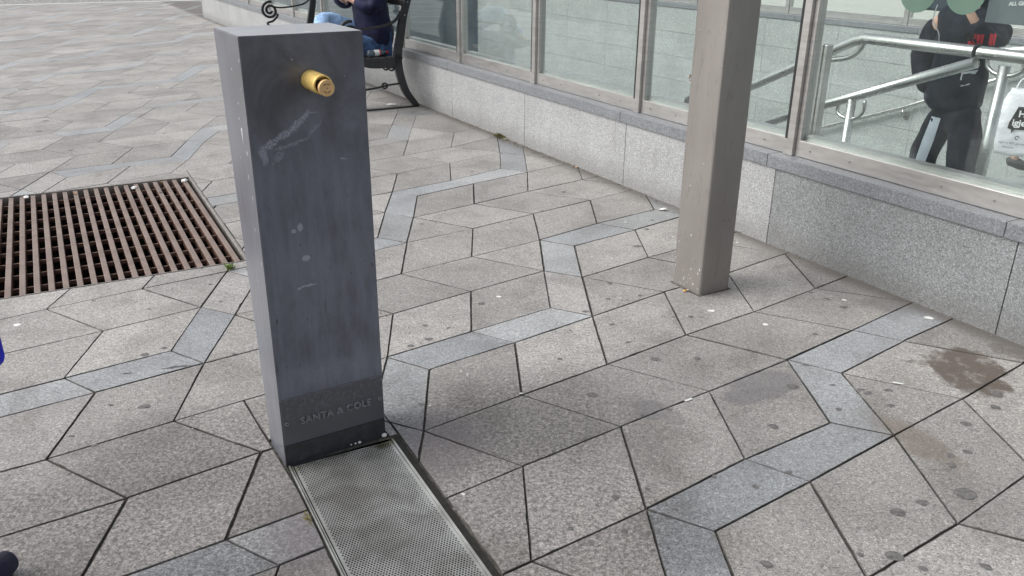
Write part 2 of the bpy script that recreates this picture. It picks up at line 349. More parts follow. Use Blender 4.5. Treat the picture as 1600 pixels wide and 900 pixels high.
def tiles():
    out = []
    Q = lambda a, b: [(a, b), (a + 1, b), (a + 1, b + 1), (a, b + 1)]
    Rr = lambda a, b: [(a, b), (a + 1, b), (a, b + 1), (a - 1, b + 1)]
    def shift(p, n, k): return [(x - 2.5 * n + 2 * k, y + 3.5 * n + 2 * k) for x, y in p]
    strip = [Q(a, 4.5) for a in (-3.5, -2.5, -1.5, -.5, .5, 1.5)] + [Rr(a, 3.5) for a in (-2.5, -1.5, -.5)]
    strip += [[(-3.5, 3.5), (-2.5, 3.5), (-3.5, 4.5)], [(.5, 3.5), (.5, 4.5), (-.5, 4.5)]]
    path = [(-1, 0), (-1, 1), (-1, 2), (0, 2), (1, 2)]
    for n in range(-7, 26):
        for k in range(-24, 26):
            for p in strip: out.append((shift(p, n, k), 0.0))
            for i in range(4):
                (x0, y0), (x1, y1) = path[i], path[i + 1]
                p = [(x0, y0), (x1, y1), (x1 - .5, y1 + .5), (x0 - .5, y0 + .5)]
                kd = 1.0
                if n == 0 and k == 1 and i == 0: kd = 0.12
                elif random.random() < .09: kd = 0.15
                out.append((shift(p, n, k), kd))
    # next to the wall the nearest light band runs straight on instead of stepping back
    def odd(p):
        ca = sum(x for x, _ in p) / len(p); cb = sum(y for _, y in p) / len(p)
        return cb > -.5 and ca + cb > 3.02 and ca > 2.6 and cb < 4 and (ca > 3.0 or cb < 1) and not (cb > 1 and ca < 3)
    out = [t for t in out if not odd(t[0])]
    for k in range(5):
        out.append((Rr(4 + k, 2), 0.0)); out.append((Q(3 + k, 3), 0.0))
        out.append(([(3.5 + k, -.5), (4.5 + k, -.5), (4 + k, 0), (3 + k, 0)], 1.0))
        out.append((Rr(3 + k, 0), 0.0)); out.append((Q(3 + k, 1), 0.0))
    return out
def clip(poly_, nx, ny, c):
    """keep the side nx*x+ny*y <= c"""
    res = []; n = len(poly_)
    for i in range(n):
        p, q = poly_[i], poly_[(i + 1) % n]
        dp, dq = nx * p[0] + ny * p[1] - c, nx * q[0] + ny * q[1] - c
        if dp <= 0: res.append(p)
        if (dp < 0 < dq) or (dq < 0 < dp):
            t = dp / (dp - dq); res.append((p[0] + (q[0] - p[0]) * t, p[1] + (q[1] - p[1]) * t))
    return res
def area(p): return .5 * sum(p[i][0] * p[(i + 1) % len(p)][1] - p[(i + 1) % len(p)][0] * p[i][1] for i in range(len(p)))
def cut_rect(polys, o, ux, uy, x0, x1, y0, y1):
    """remove an oriented rectangle from a list of convex polygons"""
    res = []
    def hp(P, ax, v, keep_less):
        nx, ny = (ax[0], ax[1]) if keep_less else (-ax[0], -ax[1])
        c = (o[0] * ax[0] + o[1] * ax[1] + v) * (1 if keep_less else -1)
        return clip(P, nx, ny, c)
    for P in polys:
        xs = [(p[0] - o[0]) * ux[0] + (p[1] - o[1]) * ux[1] for p in P]; ys = [(p[0] - o[0]) * uy[0] + (p[1] - o[1]) * uy[1] for p in P]
        if max(xs) <= x0 or min(xs) >= x1 or max(ys) <= y0 or min(ys) >= y1: res.append(P); continue
        a = hp(P, ux, x0, True); b = hp(P, ux, x1, False)
        m = hp(P, ux, x0, False); m = hp(m, ux, x1, True) if len(m) > 2 else []
        c = hp(m, uy, y0, True) if len(m) > 2 else []; d = hp(m, uy, y1, False) if len(m) > 2 else []
        res += [q for q in (a, b, c, d) if len(q) > 2 and abs(area(q)) > 2e-4]
    return res
# fountain frame and openings in the paving
FO = Vector((-0.73473, 2.31343, 0)); FX = Vector((0.85116604, 0.52489653, 0)); FY = Vector((-FX.y, FX.x, 0)); FROT = math.atan2(FX.y, FX.x)
# perforated drain cover: slightly turned against the fountain
GD = Vector((0.4716, -0.8818, 0)); GX = Vector((-GD.y, GD.x, 0)); GO = Vector((-.7235, 2.305, 0))      # GD runs towards the viewer
# slotted floor grate
HO = Vector((-2.330, 5.852, 0)); HB = Vector((0.4775, -0.8786, 0)); HX = Vector((-0.8786, -0.4775, 0))     # HB along the bars, HX away to the left
HL, HW = 1.885, 2.25
WC = A0.dot(NN) + .02
def inset(P, g):
    n = len(P)
    if area(P) < 0: P = P[::-1]
    out = []
    for i in range(n):
        p0, p1, p2 = Vector(P[i - 1]), Vector(P[i]), Vector(P[(i + 1) % n])
        e1 = (p1 - p0).normalized(); e2 = (p2 - p1).normalized()
        n1 = Vector((-e1.y, e1.x)); n2 = Vector((-e2.y, e2.x))
        den = 1 + n1.dot(n2)
        if den < .15: den = .15
        out.append(tuple(p1 + (n1 + n2) / den * g))
    return out
def inset_var(P, gs):
    """inset with a gap of its own on every edge (convex polygon)"""
    n = len(P); L_ = []
    for i in range(n):
        a, b = Vector(P[i]), Vector(P[(i + 1) % n]); e = (b - a).normalized(); nn = Vector((-e.y, e.x)); L_.append((a + nn * gs[i], e))
    out = []
    for i in range(n):
        (p, d), (q, f) = L_[i - 1], L_[i]; cr = d.x * f.y - d.y * f.x
        if abs(cr) < .12: out.append(tuple(q)); continue
        t = ((q - p).x * f.y - (q - p).y * f.x) / cr; out.append(tuple(p + d * t))
    return out
def ragged(P, seg, amp):
    out = []; n = len(P)
    for i in range(n):
        a, b = Vector(P[i]), Vector(P[(i + 1) % n]); l = (b - a).length; k = max(1, int(l / seg)); e = (b - a) / l; nn = Vector((-e.y, e.x))
        for j in range(k):
            q = a + (b - a) * (j / k)
            if j == 0: q = q + (nn + (Vector(P[i - 1]) - a).normalized() * .5) * abs(random.gauss(0, amp * 1.2))
            else: q = q + nn * abs(random.gauss(0, amp)) * (3.0 if random.random() < .05 else 1) + e * random.uniform(-.3, .3) * l / k
            out.append(tuple(q))
    return out
def visible(c):
    x, y = c
    return 1.0 < y < 24.2 and -0.75 * y - 1.2 < x < 0.75 * y + 1.5
def clean(P, eps=.004):
    r = []
    for p in P:
        if not r or (p[0] - r[-1][0]) ** 2 + (p[1] - r[-1][1]) ** 2 > eps ** 2: r.append(p)
    if len(r) > 2 and (r[0][0] - r[-1][0]) ** 2 + (r[0][1] - r[-1][1]) ** 2 < eps ** 2: r.pop()
    return r
bm = bmesh.new(); cl = bm.loops.layers.float_color.new('tile')
cobn = Vector((-.48, .877))
COB = 21.40
cdir = (Vector((-8.285, 23.507)) - Vector((-12.352, 21.168))).normalized(); cn = Vector((-cdir.y, cdir.x)); CC = cn.dot(Vector((-12.352, 21.168)))
for P, kd in tiles():
    pts = [tuple(G(a, b)) for a, b in P]
    c = (sum(p[0] for p in pts) / len(pts), sum(p[1] for p in pts) / len(pts))
    if not visible(c): continue
    if area(pts) < 0: pts = pts[::-1]
    past_end = (Vector((*c, 0)) - A0).dot(DD) < -13.15
    if not past_end and min(NN.x * p[0] + NN.y * p[1] for p in pts) > WC: continue
    if not past_end and max(NN.x * p[0] + NN.y * p[1] for p in pts) > WC: pts = clip(pts, NN.x, NN.y, WC)
    if len(pts) < 3: continue
    pts = clip(pts, cn.x, cn.y, CC)
    if len(pts) < 3: continue
    ps = cut_rect([pts], HO, HX, HB, -.022, HW + .01, -.012, HL + .012)
    ps = cut_rect(ps, GO, GX, GD, -.004, .388, -.02, 1.45)
    ps = cut_rect(ps, FO, FX, FY, -.006, .359, -.03, .175)
    rnd, hue = random.random(), random.random()
    if kd > .5: hue = hue ** 1.6
    base = random.uniform(.0017, .0032)
    near = c[1] < 9
    tx, ty = random.uniform(-.002, .002), random.uniform(-.002, .002)
    zz = random.uniform(-.0008, .0004)
    if c[1] > 6: base *= .6
    for q in ps:
        q = clean(q)
        if len(q) < 3 or abs(area(q)) < 4e-4: continue
        if area(q) < 0: q = q[::-1]
        gv = [base * random.choice((.6, .8, 1, 1.2, 1.5)) for _ in q]
        o1 = inset_var(q, gv)
        if area(o1) <= 2e-4: continue
        if c[1] < 7 and area(o1) > .01: o1 = ragged(o1, .035 if c[1] < 4.5 else .07, .0007)
        o2 = inset(o1, .0015 if c[1] < 6 else .0009)
        if area(o2) <= 0: continue
        q = o1
        zf = lambda p: zz + tx * (p[0] - c[0]) + ty * (p[1] - c[1])
        top = [bm.verts.new((p[0], p[1], zf(p))) for p in o2]
        mid = [bm.verts.new((p[0], p[1], zf(p) - .0022)) for p in o1]
        low = [bm.verts.new((p[0], p[1], -.028)) for p in o1]
        n = len(q); fs = [bm.faces.new(top)]
        for i in range(n):
            j = (i + 1) % n
            fs.append(bm.faces.new((mid[i], mid[j], top[j], top[i]))); fs.append(bm.faces.new((low[i], low[j], mid[j], mid[i])))
        for fi, f in enumerate(fs):
            for lp in f.loops: lp[cl] = (kd, rnd, hue, 0 if fi == 0 else (1 if c[1] < 6 else .6))
# trodden-in chewing gum and dried spots belong to the paving surface
def spot(x, y, r, z, mi):
    n = 18; a0 = random.uniform(0, 6.28); ph = [random.uniform(.55, 1.25) for _ in range(5)]
    vs = []
    for i in range(n):
        t = i / n * 5; k = int(t); f = t - k; f = f * f * (3 - 2 * f); rr = r * (ph[k % 5] * (1 - f) + ph[(k + 1) % 5] * f)
        vs.append(bm.verts.new((x + math.cos(a0 + 2 * math.pi * i / n) * rr, y + math.sin(a0 + 2 * math.pi * i / n) * rr * .85, z)))
    f = bm.faces.new(vs); f.material_index = mi
DARK = [(-0.307,6.082,0.0192),(-0.362,3.258,0.025),(-0.426,3.189,0.0192),(-0.148,3.649,0.0182),(0.448,3.425,0.0203),(0.5,3.245,0.0195),(0.31,2.792,0.0246),(0.594,3.087,0.0242),(0.481,2.642,0.0119),(0.938,2.576,0.0218),(1.457,2.848,0.0191),(1.417,2.727,0.0185),(1.352,2.851,0.0162),(1.252,2.884,0.0134),(1.368,2.821,0.0215),(1.577,3.643,0.0228),(1.471,3.819,0.0167),(1.411,3.977,0.0103),(1.337,3.345,0.015),(1.458,2.348,0.0195),(1.427,2.198,0.0374),(1.273,2.147,0.0203),(1.083,1.9,0.0289),(1.145,1.849,0.0206),(0.993,1.904,0.0102),(1.487,2.408,0.0198),(1.558,2.425,0.0201),(1.323,1.861,0.0191),(0.713,1.861,0.0214),(0.326,2.156,0.0206),(0.503,2.101,0.0123),(0.336,1.994,0.0177),(0.396,1.981,0.0157),(0.237,1.948,0.0116),(1.207,3.054,0.0167),(0.909,2.3,0.0157),(1.183,2.099,0.0265),(1.639,2.61,0.0212),(1.861,2.825,0.0257),(1.813,2.729,0.0195),(-0.282,3.37,0.0143),(-0.1,3.923,0.0097),(-1.349,2.677,0.0233),(-1.509,3.09,0.0173),(-1.458,3.15,0.0175),(-1.476,2.684,0.0132),(-1.982,3.637,0.0135),(-1.66,3.786,0.0101),(0.623,3.759,0.0126),(0.463,3.716,0.0186),(0.343,3.563,0.0179),(0.857,3.947,0.0166),(0.825,3.517,0.0181),(0.702,4.469,0.0256),(0.801,4.777,0.0156),(0.493,3.912,0.0195),(1.526,3.741,0.0166),(1.099,2.871,0.0264),(-0.165,2.094,0.0121),(0.771,3.102,0.0191),(0.582,2.689,0.0121),(0.778,2.222,0.0174),(1.212,2.7,0.0154),(-0.546,4.835,0.0156),(0.344,5.559,0.0177),(-4.173,7.325,0.0262),(-4.345,7.765,0.0345),(-3.631,10.244,0.0335),(-3.55,6.626,0.0234),(-5.431,9.452,0.0336),(-2.38,5.469,0.0141)]
WHITE = [(-2.189,3.362,0.0198),(-0.065,3.728,0.0155),(0.928,3.584,0.0215),(1.143,3.441,0.0181),(1.605,3.727,0.0133),(1.922,3.527,0.0264),(-0.628,3.593,0.0091),(1.29,4.55,0.0114),(0.691,4.909,0.0119),(-0.174,2.94,0.0051),(-0.202,2.971,0.0052),(-0.146,2.168,0.0082),(-0.299,2.701,0.0048),(-1.348,3.893,0.0067),(-4.053,9.66,0.0242),(-3.086,7.763,0.013),(0.038,2.797,0.0074),(0.956,4.53,0.0149),(-2.109,3.711,0.0069),(0.938,4.641,0.0076),(0.083,5.711,0.009)]
for x, y, r in DARK: spot(x, y, r * .92, .0012 + random.random() * .0001, 1)
for x, y, r in WHITE: spot(x, y, r * .8, .0014, 2)
for i in range(260):
    y = random.uniform(2, 18); x = random.uniform(-.7 * y, .3 * y)
    if NN.x * x + NN.y * y > WC - .1: continue
    q = Vector((x, y, 0)) - HO
    if -.05 < q.dot(HX) < HW and -.05 < q.dot(HB) < HL: continue
    q = Vector((x, y, 0)) - GO
    if -.05 < q.dot(GX) < .42 and -.3 < q.dot(GD) < 1.5: continue
    if random.random() < .82: spot(x, y, random.uniform(.004, .013), .0013 + random.random() * .0002, 1)
    else: spot(x, y, random.uniform(.002, .005), .0026, 2)
me = bpy.data.meshes.new('pavement'); bm.to_mesh(me); bm.free()
tag(link('pavement', me, [m_tile, m_gum, m_drop]), kind='structure')

# bed below the slabs, with the openings cut out of it, reaching far out on the plaza side
bed = [[(-60, -40), (60, -40), (60, 90), (-60, 90)]]
bed = [clip(p, NN.x, NN.y, WC + .1) for p in bed] + [clip(clip(p, -NN.x, -NN.y, -(WC + .1)), DD.x, DD.y, A0.dot(DD) - 13.11) for p in bed]
bed = cut_rect(bed, HO, HX, HB, -.02, HW, -.01, HL + .01)
bed = cut_rect(bed, GO, GX, GD, -.003, .387, -.019, 1.449)
bm = bmesh.new()
for p in bed: bm.faces.new([bm.verts.new((q[0], q[1], -.0085)) for q in p])
bmesh.ops.recalc_face_normals(bm, faces=bm.faces)
me = bpy.data.meshes.new('ground'); bm.to_mesh(me); bm.free()
tag(link('ground', me, m_joint), kind='structure')

# cobbled strip at the far edge of the plaza
M_ = Mat('small_cobbles'); v_ = M_.N('ShaderNodeTexVoronoi', feature='DISTANCE_TO_EDGE'); v_.inputs['Scale'].default_value = 8; M_.L(M_.co, v_.inputs['Vector'])
c_ = M_.mix(M_.mr(v_.outputs['Distance'], .02, .09), (.10, .098, .09), M_.mix(M_.mr(M_.noise(6, 4), .3, .7), (.36, .355, .345), (.27, .27, .265)))
M_.set(color=c_, rough=.7); M_.bump(M_.mr(v_.outputs['Distance'], 0, .15), .02, .6)
m_cob = M_.m
pc = [Vector((-12.352, 21.168)) - cdir * 30, Vector((-12.352, 21.168)) + cdir * 11]
b = MB(); b.bm.faces.new([b.bm.verts.new((*p, .002)) for p in (pc[0] + cn * .36, pc[1] + cn * .36, pc[1] + cn * 45, pc[0] + cn * 45)])
tag(b.build('cobbles', m_cob), kind='structure')
m_lightstone = plain('pale_stone_edging', (.47, .47, .46), .6, var=.08, sc=5)
b = MB(); b.bm.faces.new([b.bm.verts.new((*p, .004)) for p in (pc[0], pc[1], pc[1] + cn * .36, pc[0] + cn * .36)])
tag(b.build('edging_path', m_lightstone), kind='structure')

# ================================================================== STAIRWELL
# ground beyond the stairwell
m_beige = plain('pale_sandy_paving', (.62, .59, .53), .7, var=.06, sc=3)
b = MB(); b.bm.faces.new([b.bm.verts.new(W(*p)) for p in ((-40, 5.55, 0), (30, 5.55, 0), (30, 60, 0), (-40, 60, 0))])
tag(b.build('far_pavement', m_beige), kind='structure')
b = MB(); b.bm.faces.new([b.bm.verts.new(W(*p)) for p in ((-40, .05, -4.2), (30, .05, -4.2), (30, 5.6, -4.2), (-40, 5.6, -4.2))])
tag(b.build('stairwell_floor', m_wall_end), kind='structure')
# stairs going down to the left
st = empty('stone_stairs', W(3.1, .35, 0), WROT, label='grey granite stairs going down inside the glazed stairwell', cat='stairs')
b = MB()
for i in range(26):
    x1 = -.357 * i; z1 = -.15 * (i + 1) + .0
    b.box(x1 - .357, x1 + .02, 0, 4.75, z1 - .2, z1, .004)
b.build('steps', m_wall_far, st)
MB().box(0.003, 6, 0, 4.75, -.3, 0, .004).build('landing', m_wall_far, st)

# near low wall
LW = -13.07
nw = empty('granite_wall', W(0, 0, 0), WROT, label='low pale granite wall carrying the near glass screen, beside the plaza slabs', cat='wall')
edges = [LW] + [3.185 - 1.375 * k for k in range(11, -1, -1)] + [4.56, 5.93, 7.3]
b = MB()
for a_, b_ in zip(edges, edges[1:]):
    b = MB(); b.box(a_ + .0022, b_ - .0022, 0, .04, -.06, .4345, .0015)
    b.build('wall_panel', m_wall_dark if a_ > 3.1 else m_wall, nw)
MB().box(LW, 7.3, -.003, .04, .4350, .4382).build('mortar_line', plain('pale_mortar', (.5, .5, .49), .8), nw)
MB().box(LW + .012, 7.3, .042, .27, -4.1, .435).build('wall_core', m_joint, nw)
# end return of the wall
MB().box(LW - .03, LW - .001, 0.0, .31, -.06, .4365, .002).build('end_panel', m_wall, nw)
b = MB()
ce = [LW - .045] + [3.185 - 1.375 * k - .06 for k in range(11, -1, -1)] + [4.5, 5.87, 7.3]
for a_, b_ in zip(ce, ce[1:]): b.box(a_ + .0015, b_ - .0015, -.014, .325, .4385, .508, .003)
b.build('coping', m_coping, nw)
b = MB()
for a_, b_ in zip(edges, edges[1:]): b.box(a_ + .003, b_ - .003, .272, .31, -4.1, .436)
b.build('inner_panel', m_wall_far, nw)

# opposite wall
fw = empty('granite_wall', W(0, 5.2, 0), WROT, label='grey-green granite wall across the stairwell behind the handrails', cat='wall')
def rows(b, s0, s1, y0, y1, zt, zb, step, off, w_):
    z = zt; r = 0
    while z > zb:
        z2 = z - step; s = s0 + (off if r % 2 == 0 else off) - w_
        while s < s1:
            x0, x1 = max(s, s0), min(s + w_, s1)
            if x1 - x0 > .02: b.box(x0 + .002, x1 - .002, y0, y1, max(z2, zb) + .002, z - .002)
            s += w_
        z = z2; r += 1
b = MB(); rows(b, -10.6, 9, 0, .04, .655, -4.1, .352, .08 + 1.2, 1.205); b.build('wall_panel', m_wall_far, fw)
MB().box(-10.6, 9, .042, .34, -4.1, .65).build('wall_core', m_joint, fw)
b = MB()
s = -10.6
while s < 9: b.box(s + .002, s + 1.798, -.015, .355, .658, .722, .003); s += 1.8
b.build('coping', m_coping, fw)
# end wall, shade painted into its colour, where stairs go under the square
P0 = W(-10.45, 5.2, 0)
ew = empty('end_wall', P0, 0, label='tiled wall tinted dark blue-grey for shade, closing the far end of the stairwell', cat='wall')
b = MB()
for i in range(5):
    for j in range(13):
        z1 = .50 - .352 * j
        b.box(-(i + 1) * 1.18 + .002 + .45, -i * 1.18 - .002 + .45, 0, .05, z1 - .350, z1 - .002)
b.build('wall_panel', m_wall_end, ew)
MB().box(-5.42, .45, .052, .3, -4.1, .5).build('wall_core', m_joint, ew)

# ------------------------------------------------------------------ glass screens
MS = [3.215 - 1.375 * k for k in range(0, 12)][::-1] + [4.59, 5.965]
gs = empty('glass_screen', W(0, 0, .509), WROT, label='steel framed glass screen standing on the near granite wall', cat='glass screen')
HT = 1.75
for i, s in enumerate(MS):
    b = MB()
    b.box(s - .034, s + .012, .060, .150, 0, HT, .002)            # front flange
    b.box(s + .0125, s + .040, .082, .140, 0, HT, .0015)          # recessed side profile
    b.box(s - .056, s - .0345, .062, .120, 0, .085, .001)           # small foot clip
    o = b.build('mullion', m_steel, gs)
    MB().box(s - .0565, s - .0345, .066, .118, .088, HT).build('gasket', m_gasket, o)
    for z in (.03, .075):
        MB().tube([(s - .01, .056, z), (s - .01, .061, z)], .004, 8).build('screw', m_steel, o)
    if i + 1 < len(MS):
        e = MS[i + 1]
        b = MB(); b.box(s + .0405, e - .0570, .078, .146, .0015, .090, .002)
        r_ = b.build('bottom_rail', m_steel, gs)
        b = MB(); b.box(s + .0405, e - .0570, .118, .185, .0905, .112, .001)  # added light strip standing in for the bright inner coping top
        b.build('inner_bright_strip', m_steel, r_)
        for q in (.12, .38, .9, 1.16):
            MB().tube([(s + q, .0740, .045), (s + q, .0785, .045)], .0055, 8).build('screw', m_bolt, r_)
        MB().box(s + .0405, e - .0570, .106, .114, .0905, HT - .05).build('glass_pane', m_glass, gs)
MB().box(MS[0] - .03, MS[-1] + .03, .07, .145, HT + .001, HT + .06, .002).build('top_rail', m_steel, gs)
# decals on the near pane
M_ = Mat('green_decal'); M_.set(color=(.15, .25, .195), rough=.4); M_.b.inputs['Alpha'].default_value = .82; m_dec = M_.m
m_white = plain('white_print', (.75, .76, .76), .5, var=.05)
def disc(x, y, z, r, name, mat, parent, th=.002):
    b = MB(); b.tube([(x, y, z), (x, y - th, z)], r, 40, smooth=False); return b.build(name, mat, parent)
for s_, z_ in ((3.793, .884), (4.027, .892)):
    d_ = disc(s_, .1055, z_, .094, 'decal', m_dec, gs)
    if s_ > 3.9:
        b = MB(); b.box(s_ - .035, s_ + .05, .1020, .1030, z_ + .042, z_ + .058); b.build('decal_print', m_white, d_)
# opposite screen
g2 = empty('glass_screen', W(0, 5.2, .7235), WROT, label='steel framed glass screen on top of the wall across the stairwell', cat='glass screen')
M2 = [-10.6 + .03] + [-.06 - 1.78 * k for k in range(5, 0, -1)] + [-.06, 1.72, 3.5, 5.28]
for i, s in enumerate(M2):
    b = MB(); b.box(s - .03, s + .03, .09, .15, 0, 1.6, .002); b.box(s + .031, s + .055, .10, .14, 0, 1.6, .0015); b.build('mullion', m_steel, g2)
    if i + 1 < len(M2):
        e = M2[i + 1]
        MB().box(s + .056, e - .031, .09, .15, .001, .085, .002).build('bottom_rail', m_steel, g2)
        MB().box(s + .056, e - .031, .116, .124, .086, 1.55).build('glass_pane', m_glass, g2)

# dark notice on the near screen, right edge
def text_mesh(body, size, depth=.001, font=None, bold=0.0, spacing=1.0):
    cu = bpy.data.curves.new('t', 'FONT'); cu.body = body; cu.size = size; cu.extrude = depth; cu.offset = bold
    cu.space_character = spacing; cu.align_x = 'LEFT'; cu.resolution_u = 3
    o = bpy.data.objects.new('t', cu); COL.objects.link(o)
    bpy.context.view_layer.update()
    dg = bpy.context.evaluated_depsgraph_get()
    me = bpy.data.meshes.new_from_object(o.evaluated_get(dg))
    bpy.data.objects.remove(o); return me
def text_obj(body, size, mat, parent, loc, rot, **k):
    me = text_mesh(body, size, **k); o = link('lettering', me, mat, parent)
    o.location = loc; o.rotation_euler = rot; return o
m_sign = plain('dark_grey_board', (.13, .15, .165), .45, var=.05)
sg = empty('notice_board', W(4.13, .125, 1.283), WROT, label='dark grey notice with white capital letters behind the near glass', cat='sign')
b = MB(); b.box(-.006, .60, 0, .006, 0, .42, .001); b.build('board', m_sign, sg)
text_obj('ALL GENDERS', .021, m_white, sg, (.085, -.0012, .074), (rad(90), rad(-5), 0), bold=.0006, depth=.0006)

# ------------------------------------------------------------------ handrails
hr = empty('handrail', W(2.86, 1.0, 0), WROT, label='thick steel handrail that rises to a level bar around the stair head', cat='handrail')
def loc_(pts, o=(2.86, 1.0, 0)): return [(p[0] - o[0], p[1] - o[1], p[2] - o[2]) for p in pts]
RT = .033
b = MB(); b.tube(loc_([(-1.2, 1.0, -.72), (2.0, 1.0, .665), (2.76, 1.0, 1.03), (2.84, 1.0, 1.052), (3.2, 1.0, 1.052), (5.2, 1.0, 1.05)]), RT, 20); b.build('rail', m_rail, hr)
b = MB(); b.tube(loc_(catmull([(2.30, 1.0, .81), (2.46, 1.0, .868), (2.62, 1.0, .90), (2.73, 1.0, .925), (2.80, 1.0, .97), (2.835, 1.0, 1.03)], 5)), .0165, 12); b.build('loop', m_rail, hr)
b = MB(); b.tube(loc_([(3.74, 1.0, 0.0), (3.74, 1.0, 1.0)]), .030, 20); o = b.build('post', m_rail, hr)
b = MB(); b.tube(loc_(catmull([(3.64, 1.0, 1.03), (3.645, 1.0, .985), (3.69, 1.0, .955), (3.74, 1.0, .95), (3.79, 1.0, .955), (3.835, 1.0, .985), (3.84, 1.0, 1.03)], 4)), .012, 10); b.build('bracket', m_rail, o)
b = MB(); b.tube(loc_([(3.565, 1.0, 1.0535), (3.58, 1.0, 1.0535)]), .042, 20); b.build('collar', m_gasket, hr)
b = MB(); b.tube(loc_([(3.68, 1.02, 1.06), (3.95, 1.35, 1.10), (4.6, 1.9, 1.14)]), .028, 16); b.build('branch_rail', m_rail, hr)
hr2 = empty('handrail', W(2.86, 1.0, 0), WROT, label='sloping steel handrail on a short round post below the level bar', cat='handrail')
b = MB(); b.tube(loc_([(-1.2, .93, -1.085), (2.59, .93, .600), (3.62, .93, 1.005)]), .031, 20); b.build('rail', m_rail, hr2)
b = MB(); b.tube(loc_([(2.87, .93, -.2), (2.87, .93, .70)]), .027, 20); o = b.build('post', m_rail, hr2)
b = MB(); b.tube(loc_(catmull([(2.775, .93, .655), (2.775, .93, .60), (2.82, .93, .575), (2.87, .93, .575), (2.92, .93, .585), (2.965, .93, .63), (2.965, .93, .70)], 4)), .011, 10); b.build('bracket', m_rail, o)
hr3 = empty('handrail', W(-.2, 5.12, 0), WROT, label='thin wall-mounted handrail on the far stairwell wall', cat='handrail')
def l3(p): return [(q[0] + .2, q[1] - 5.12, q[2]) for q in p]
b = MB(); b.tube(l3([(-9, 5.12, -4.03), (-.875, 5.12, -.584), (.246, 5.12, -.141), (1.9, 5.12, .60)]), .024, 14); b.build('rail', m_rail, hr3)
for s_ in (-6.4, -4.2, -2.0, .246):
    z_ = -.141 + (s_ - .246) * .42
    b = MB(); b.tube(l3([(s_, 5.12, z_ - .02), (s_, 5.12, z_ - .10), (s_, 5.21, z_ - .10)]), .013, 8); b.tube(l3([(s_, 5.185, z_ - .10), (s_, 5.201, z_ - .10)]), .04, 14); b.build('bracket', m_rail, hr3)
# square stub post inside the screen
sp_ = empty('stub_post', W(3.09, .36, 0), WROT, label='short square steel post just behind the near screen mullion', cat='post')
b = MB(); b.box(-.032, .012, -.03, .03, .0, 1.075, .002); b.box(.013, .040, -.024, .024, 0, 1.075, .006)
b.build('shaft', m_steel, sp_)
MB().box(-.05, .058, -.05, .05, .0, .012, .002).build('foot_plate', m_steel, sp_)

# ================================================================== STEEL POST
M_ = Mat('grey_brown_steel')
n1 = M_.noise(3.0, 5, .6, stretch=(1, 1, .35)); n2 = M_.noise(26, 4, .7, stretch=(1, 1, .5)); n3 = M_.noise(60, 3, .6)
c_ = M_.mix(M_.mr(n1, .3, .7), (.262, .244, .232), (.325, .306, .290))
c_ = M_.mix(M_.mr(n2, .62, .72, 0, .22), c_, (.17, .155, .145))
wv = M_.N('ShaderNodeTexNoise'); wv.inputs['Scale'].default_value = 3.2; wv.inputs['Detail'].default_value = 3
mp_ = M_.N('ShaderNodeMapping'); mp_.inputs['Scale'].default_value = (5, 5, .6); M_.L(M_.co, mp_.inputs[0]); M_.L(mp_.outputs[0], wv.inputs['Vector'])
ln_ = M_.mr(M_.math('ABSOLUTE', M_.math('SUBTRACT', wv.outputs['Fac'], .5)), .0, .010, .30, 0)
c_ = M_.mix(ln_, c_, (.13, .115, .10))
M_.set(color=c_, metal=.55, rough=M_.mr(n1, .2, .8, .36, .50)); M_.bump(n3, .0004, .3)
m_post = M_.m
po = empty('steel_post', W(3.3935, -.862, 0), WROT, label='tall grey-brown square steel post standing in the paving before the wall', cat='post')
b = MB(); b.box(0, .205, 0, .192, -.02, 3.2, .012); b.build('shaft', m_post, po)
m_fleck = plain('chipped_paint', (.52, .50, .48), .6)
b = MB()
for _ in range(26):
    x = random.uniform(.01, .195); z = abs(random.gauss(0, .09)) + .012; r = random.uniform(.0012, .0035)
    if random.random() < .25: z = random.uniform(.1, 1.6)
    b.box(x - r, x + r * .8, -.0006, .0004, z - r * 1.4, z + r * 1.4)
    y = random.uniform(.012, .18); b.box(-.0006, .0004, y - r, y + r, z + .01 - r, z + .01 + r)
b.build('chips', m_fleck, po)
b = MB(); b.prism([(-.005, -.009), (.06, -.006), (.13, -.011), (.213, -.005), (.210, .198), (-.006, .197)], -.004, .0020); b.build('base_dirt', m_joint, po)  # irregular rim of dirt around the post foot

# ================================================================== DRINKING FOUNTAIN
M_ = Mat('dark_blue_grey_paint'); M_.plane = 'xz'
n1 = M_.noise(7, 7, .68, stretch=(1, 1, .6), dist=.5); n2 = M_.noise(42, 5, .7); n3 = M_.noise(15, 5, .7, stretch=(1.6, 1.6, .25))
c_ = M_.mix(M_.mr(n1, .3, .7), (.060, .063, .078), (.120, .130, .165))
sz = M_.N('ShaderNodeSeparateXYZ'); M_.L(M_.co, sz.inputs[0])
chalk = M_.mr(sz.outputs[2], 1.22, .85)          # limescale film where water runs and splashes
c_ = M_.mix(M_.math('MULTIPLY', chalk, M_.mr(n3, .35, .7, .12, .62)), c_, (.175, .197, .255))
c_ = M_.mix(M_.mr(n2, .60, .74, 0, .35), c_, (.032, .033, .040))
haze = M_.ellipses([(.165, 1.13, .075, .045, .5, .55), (.30, 1.10, .045, .075, .1, .7), (.10, .98, .09, .10, 0, .30), (.27, .90, .06, .16, 0, .35), (.20, .30, .16, .035, 0, .75), (.30, .30, .05, .06, 0, .6), (.06, .28, .05, .03, 0, .4)], wob=.03, wscale=9, soft=.75)
c_ = M_.mix(M_.math('MULTIPLY', haze, M_.mr(n2, .3, .7, .25, .55)), c_, (.23, .26, .32))
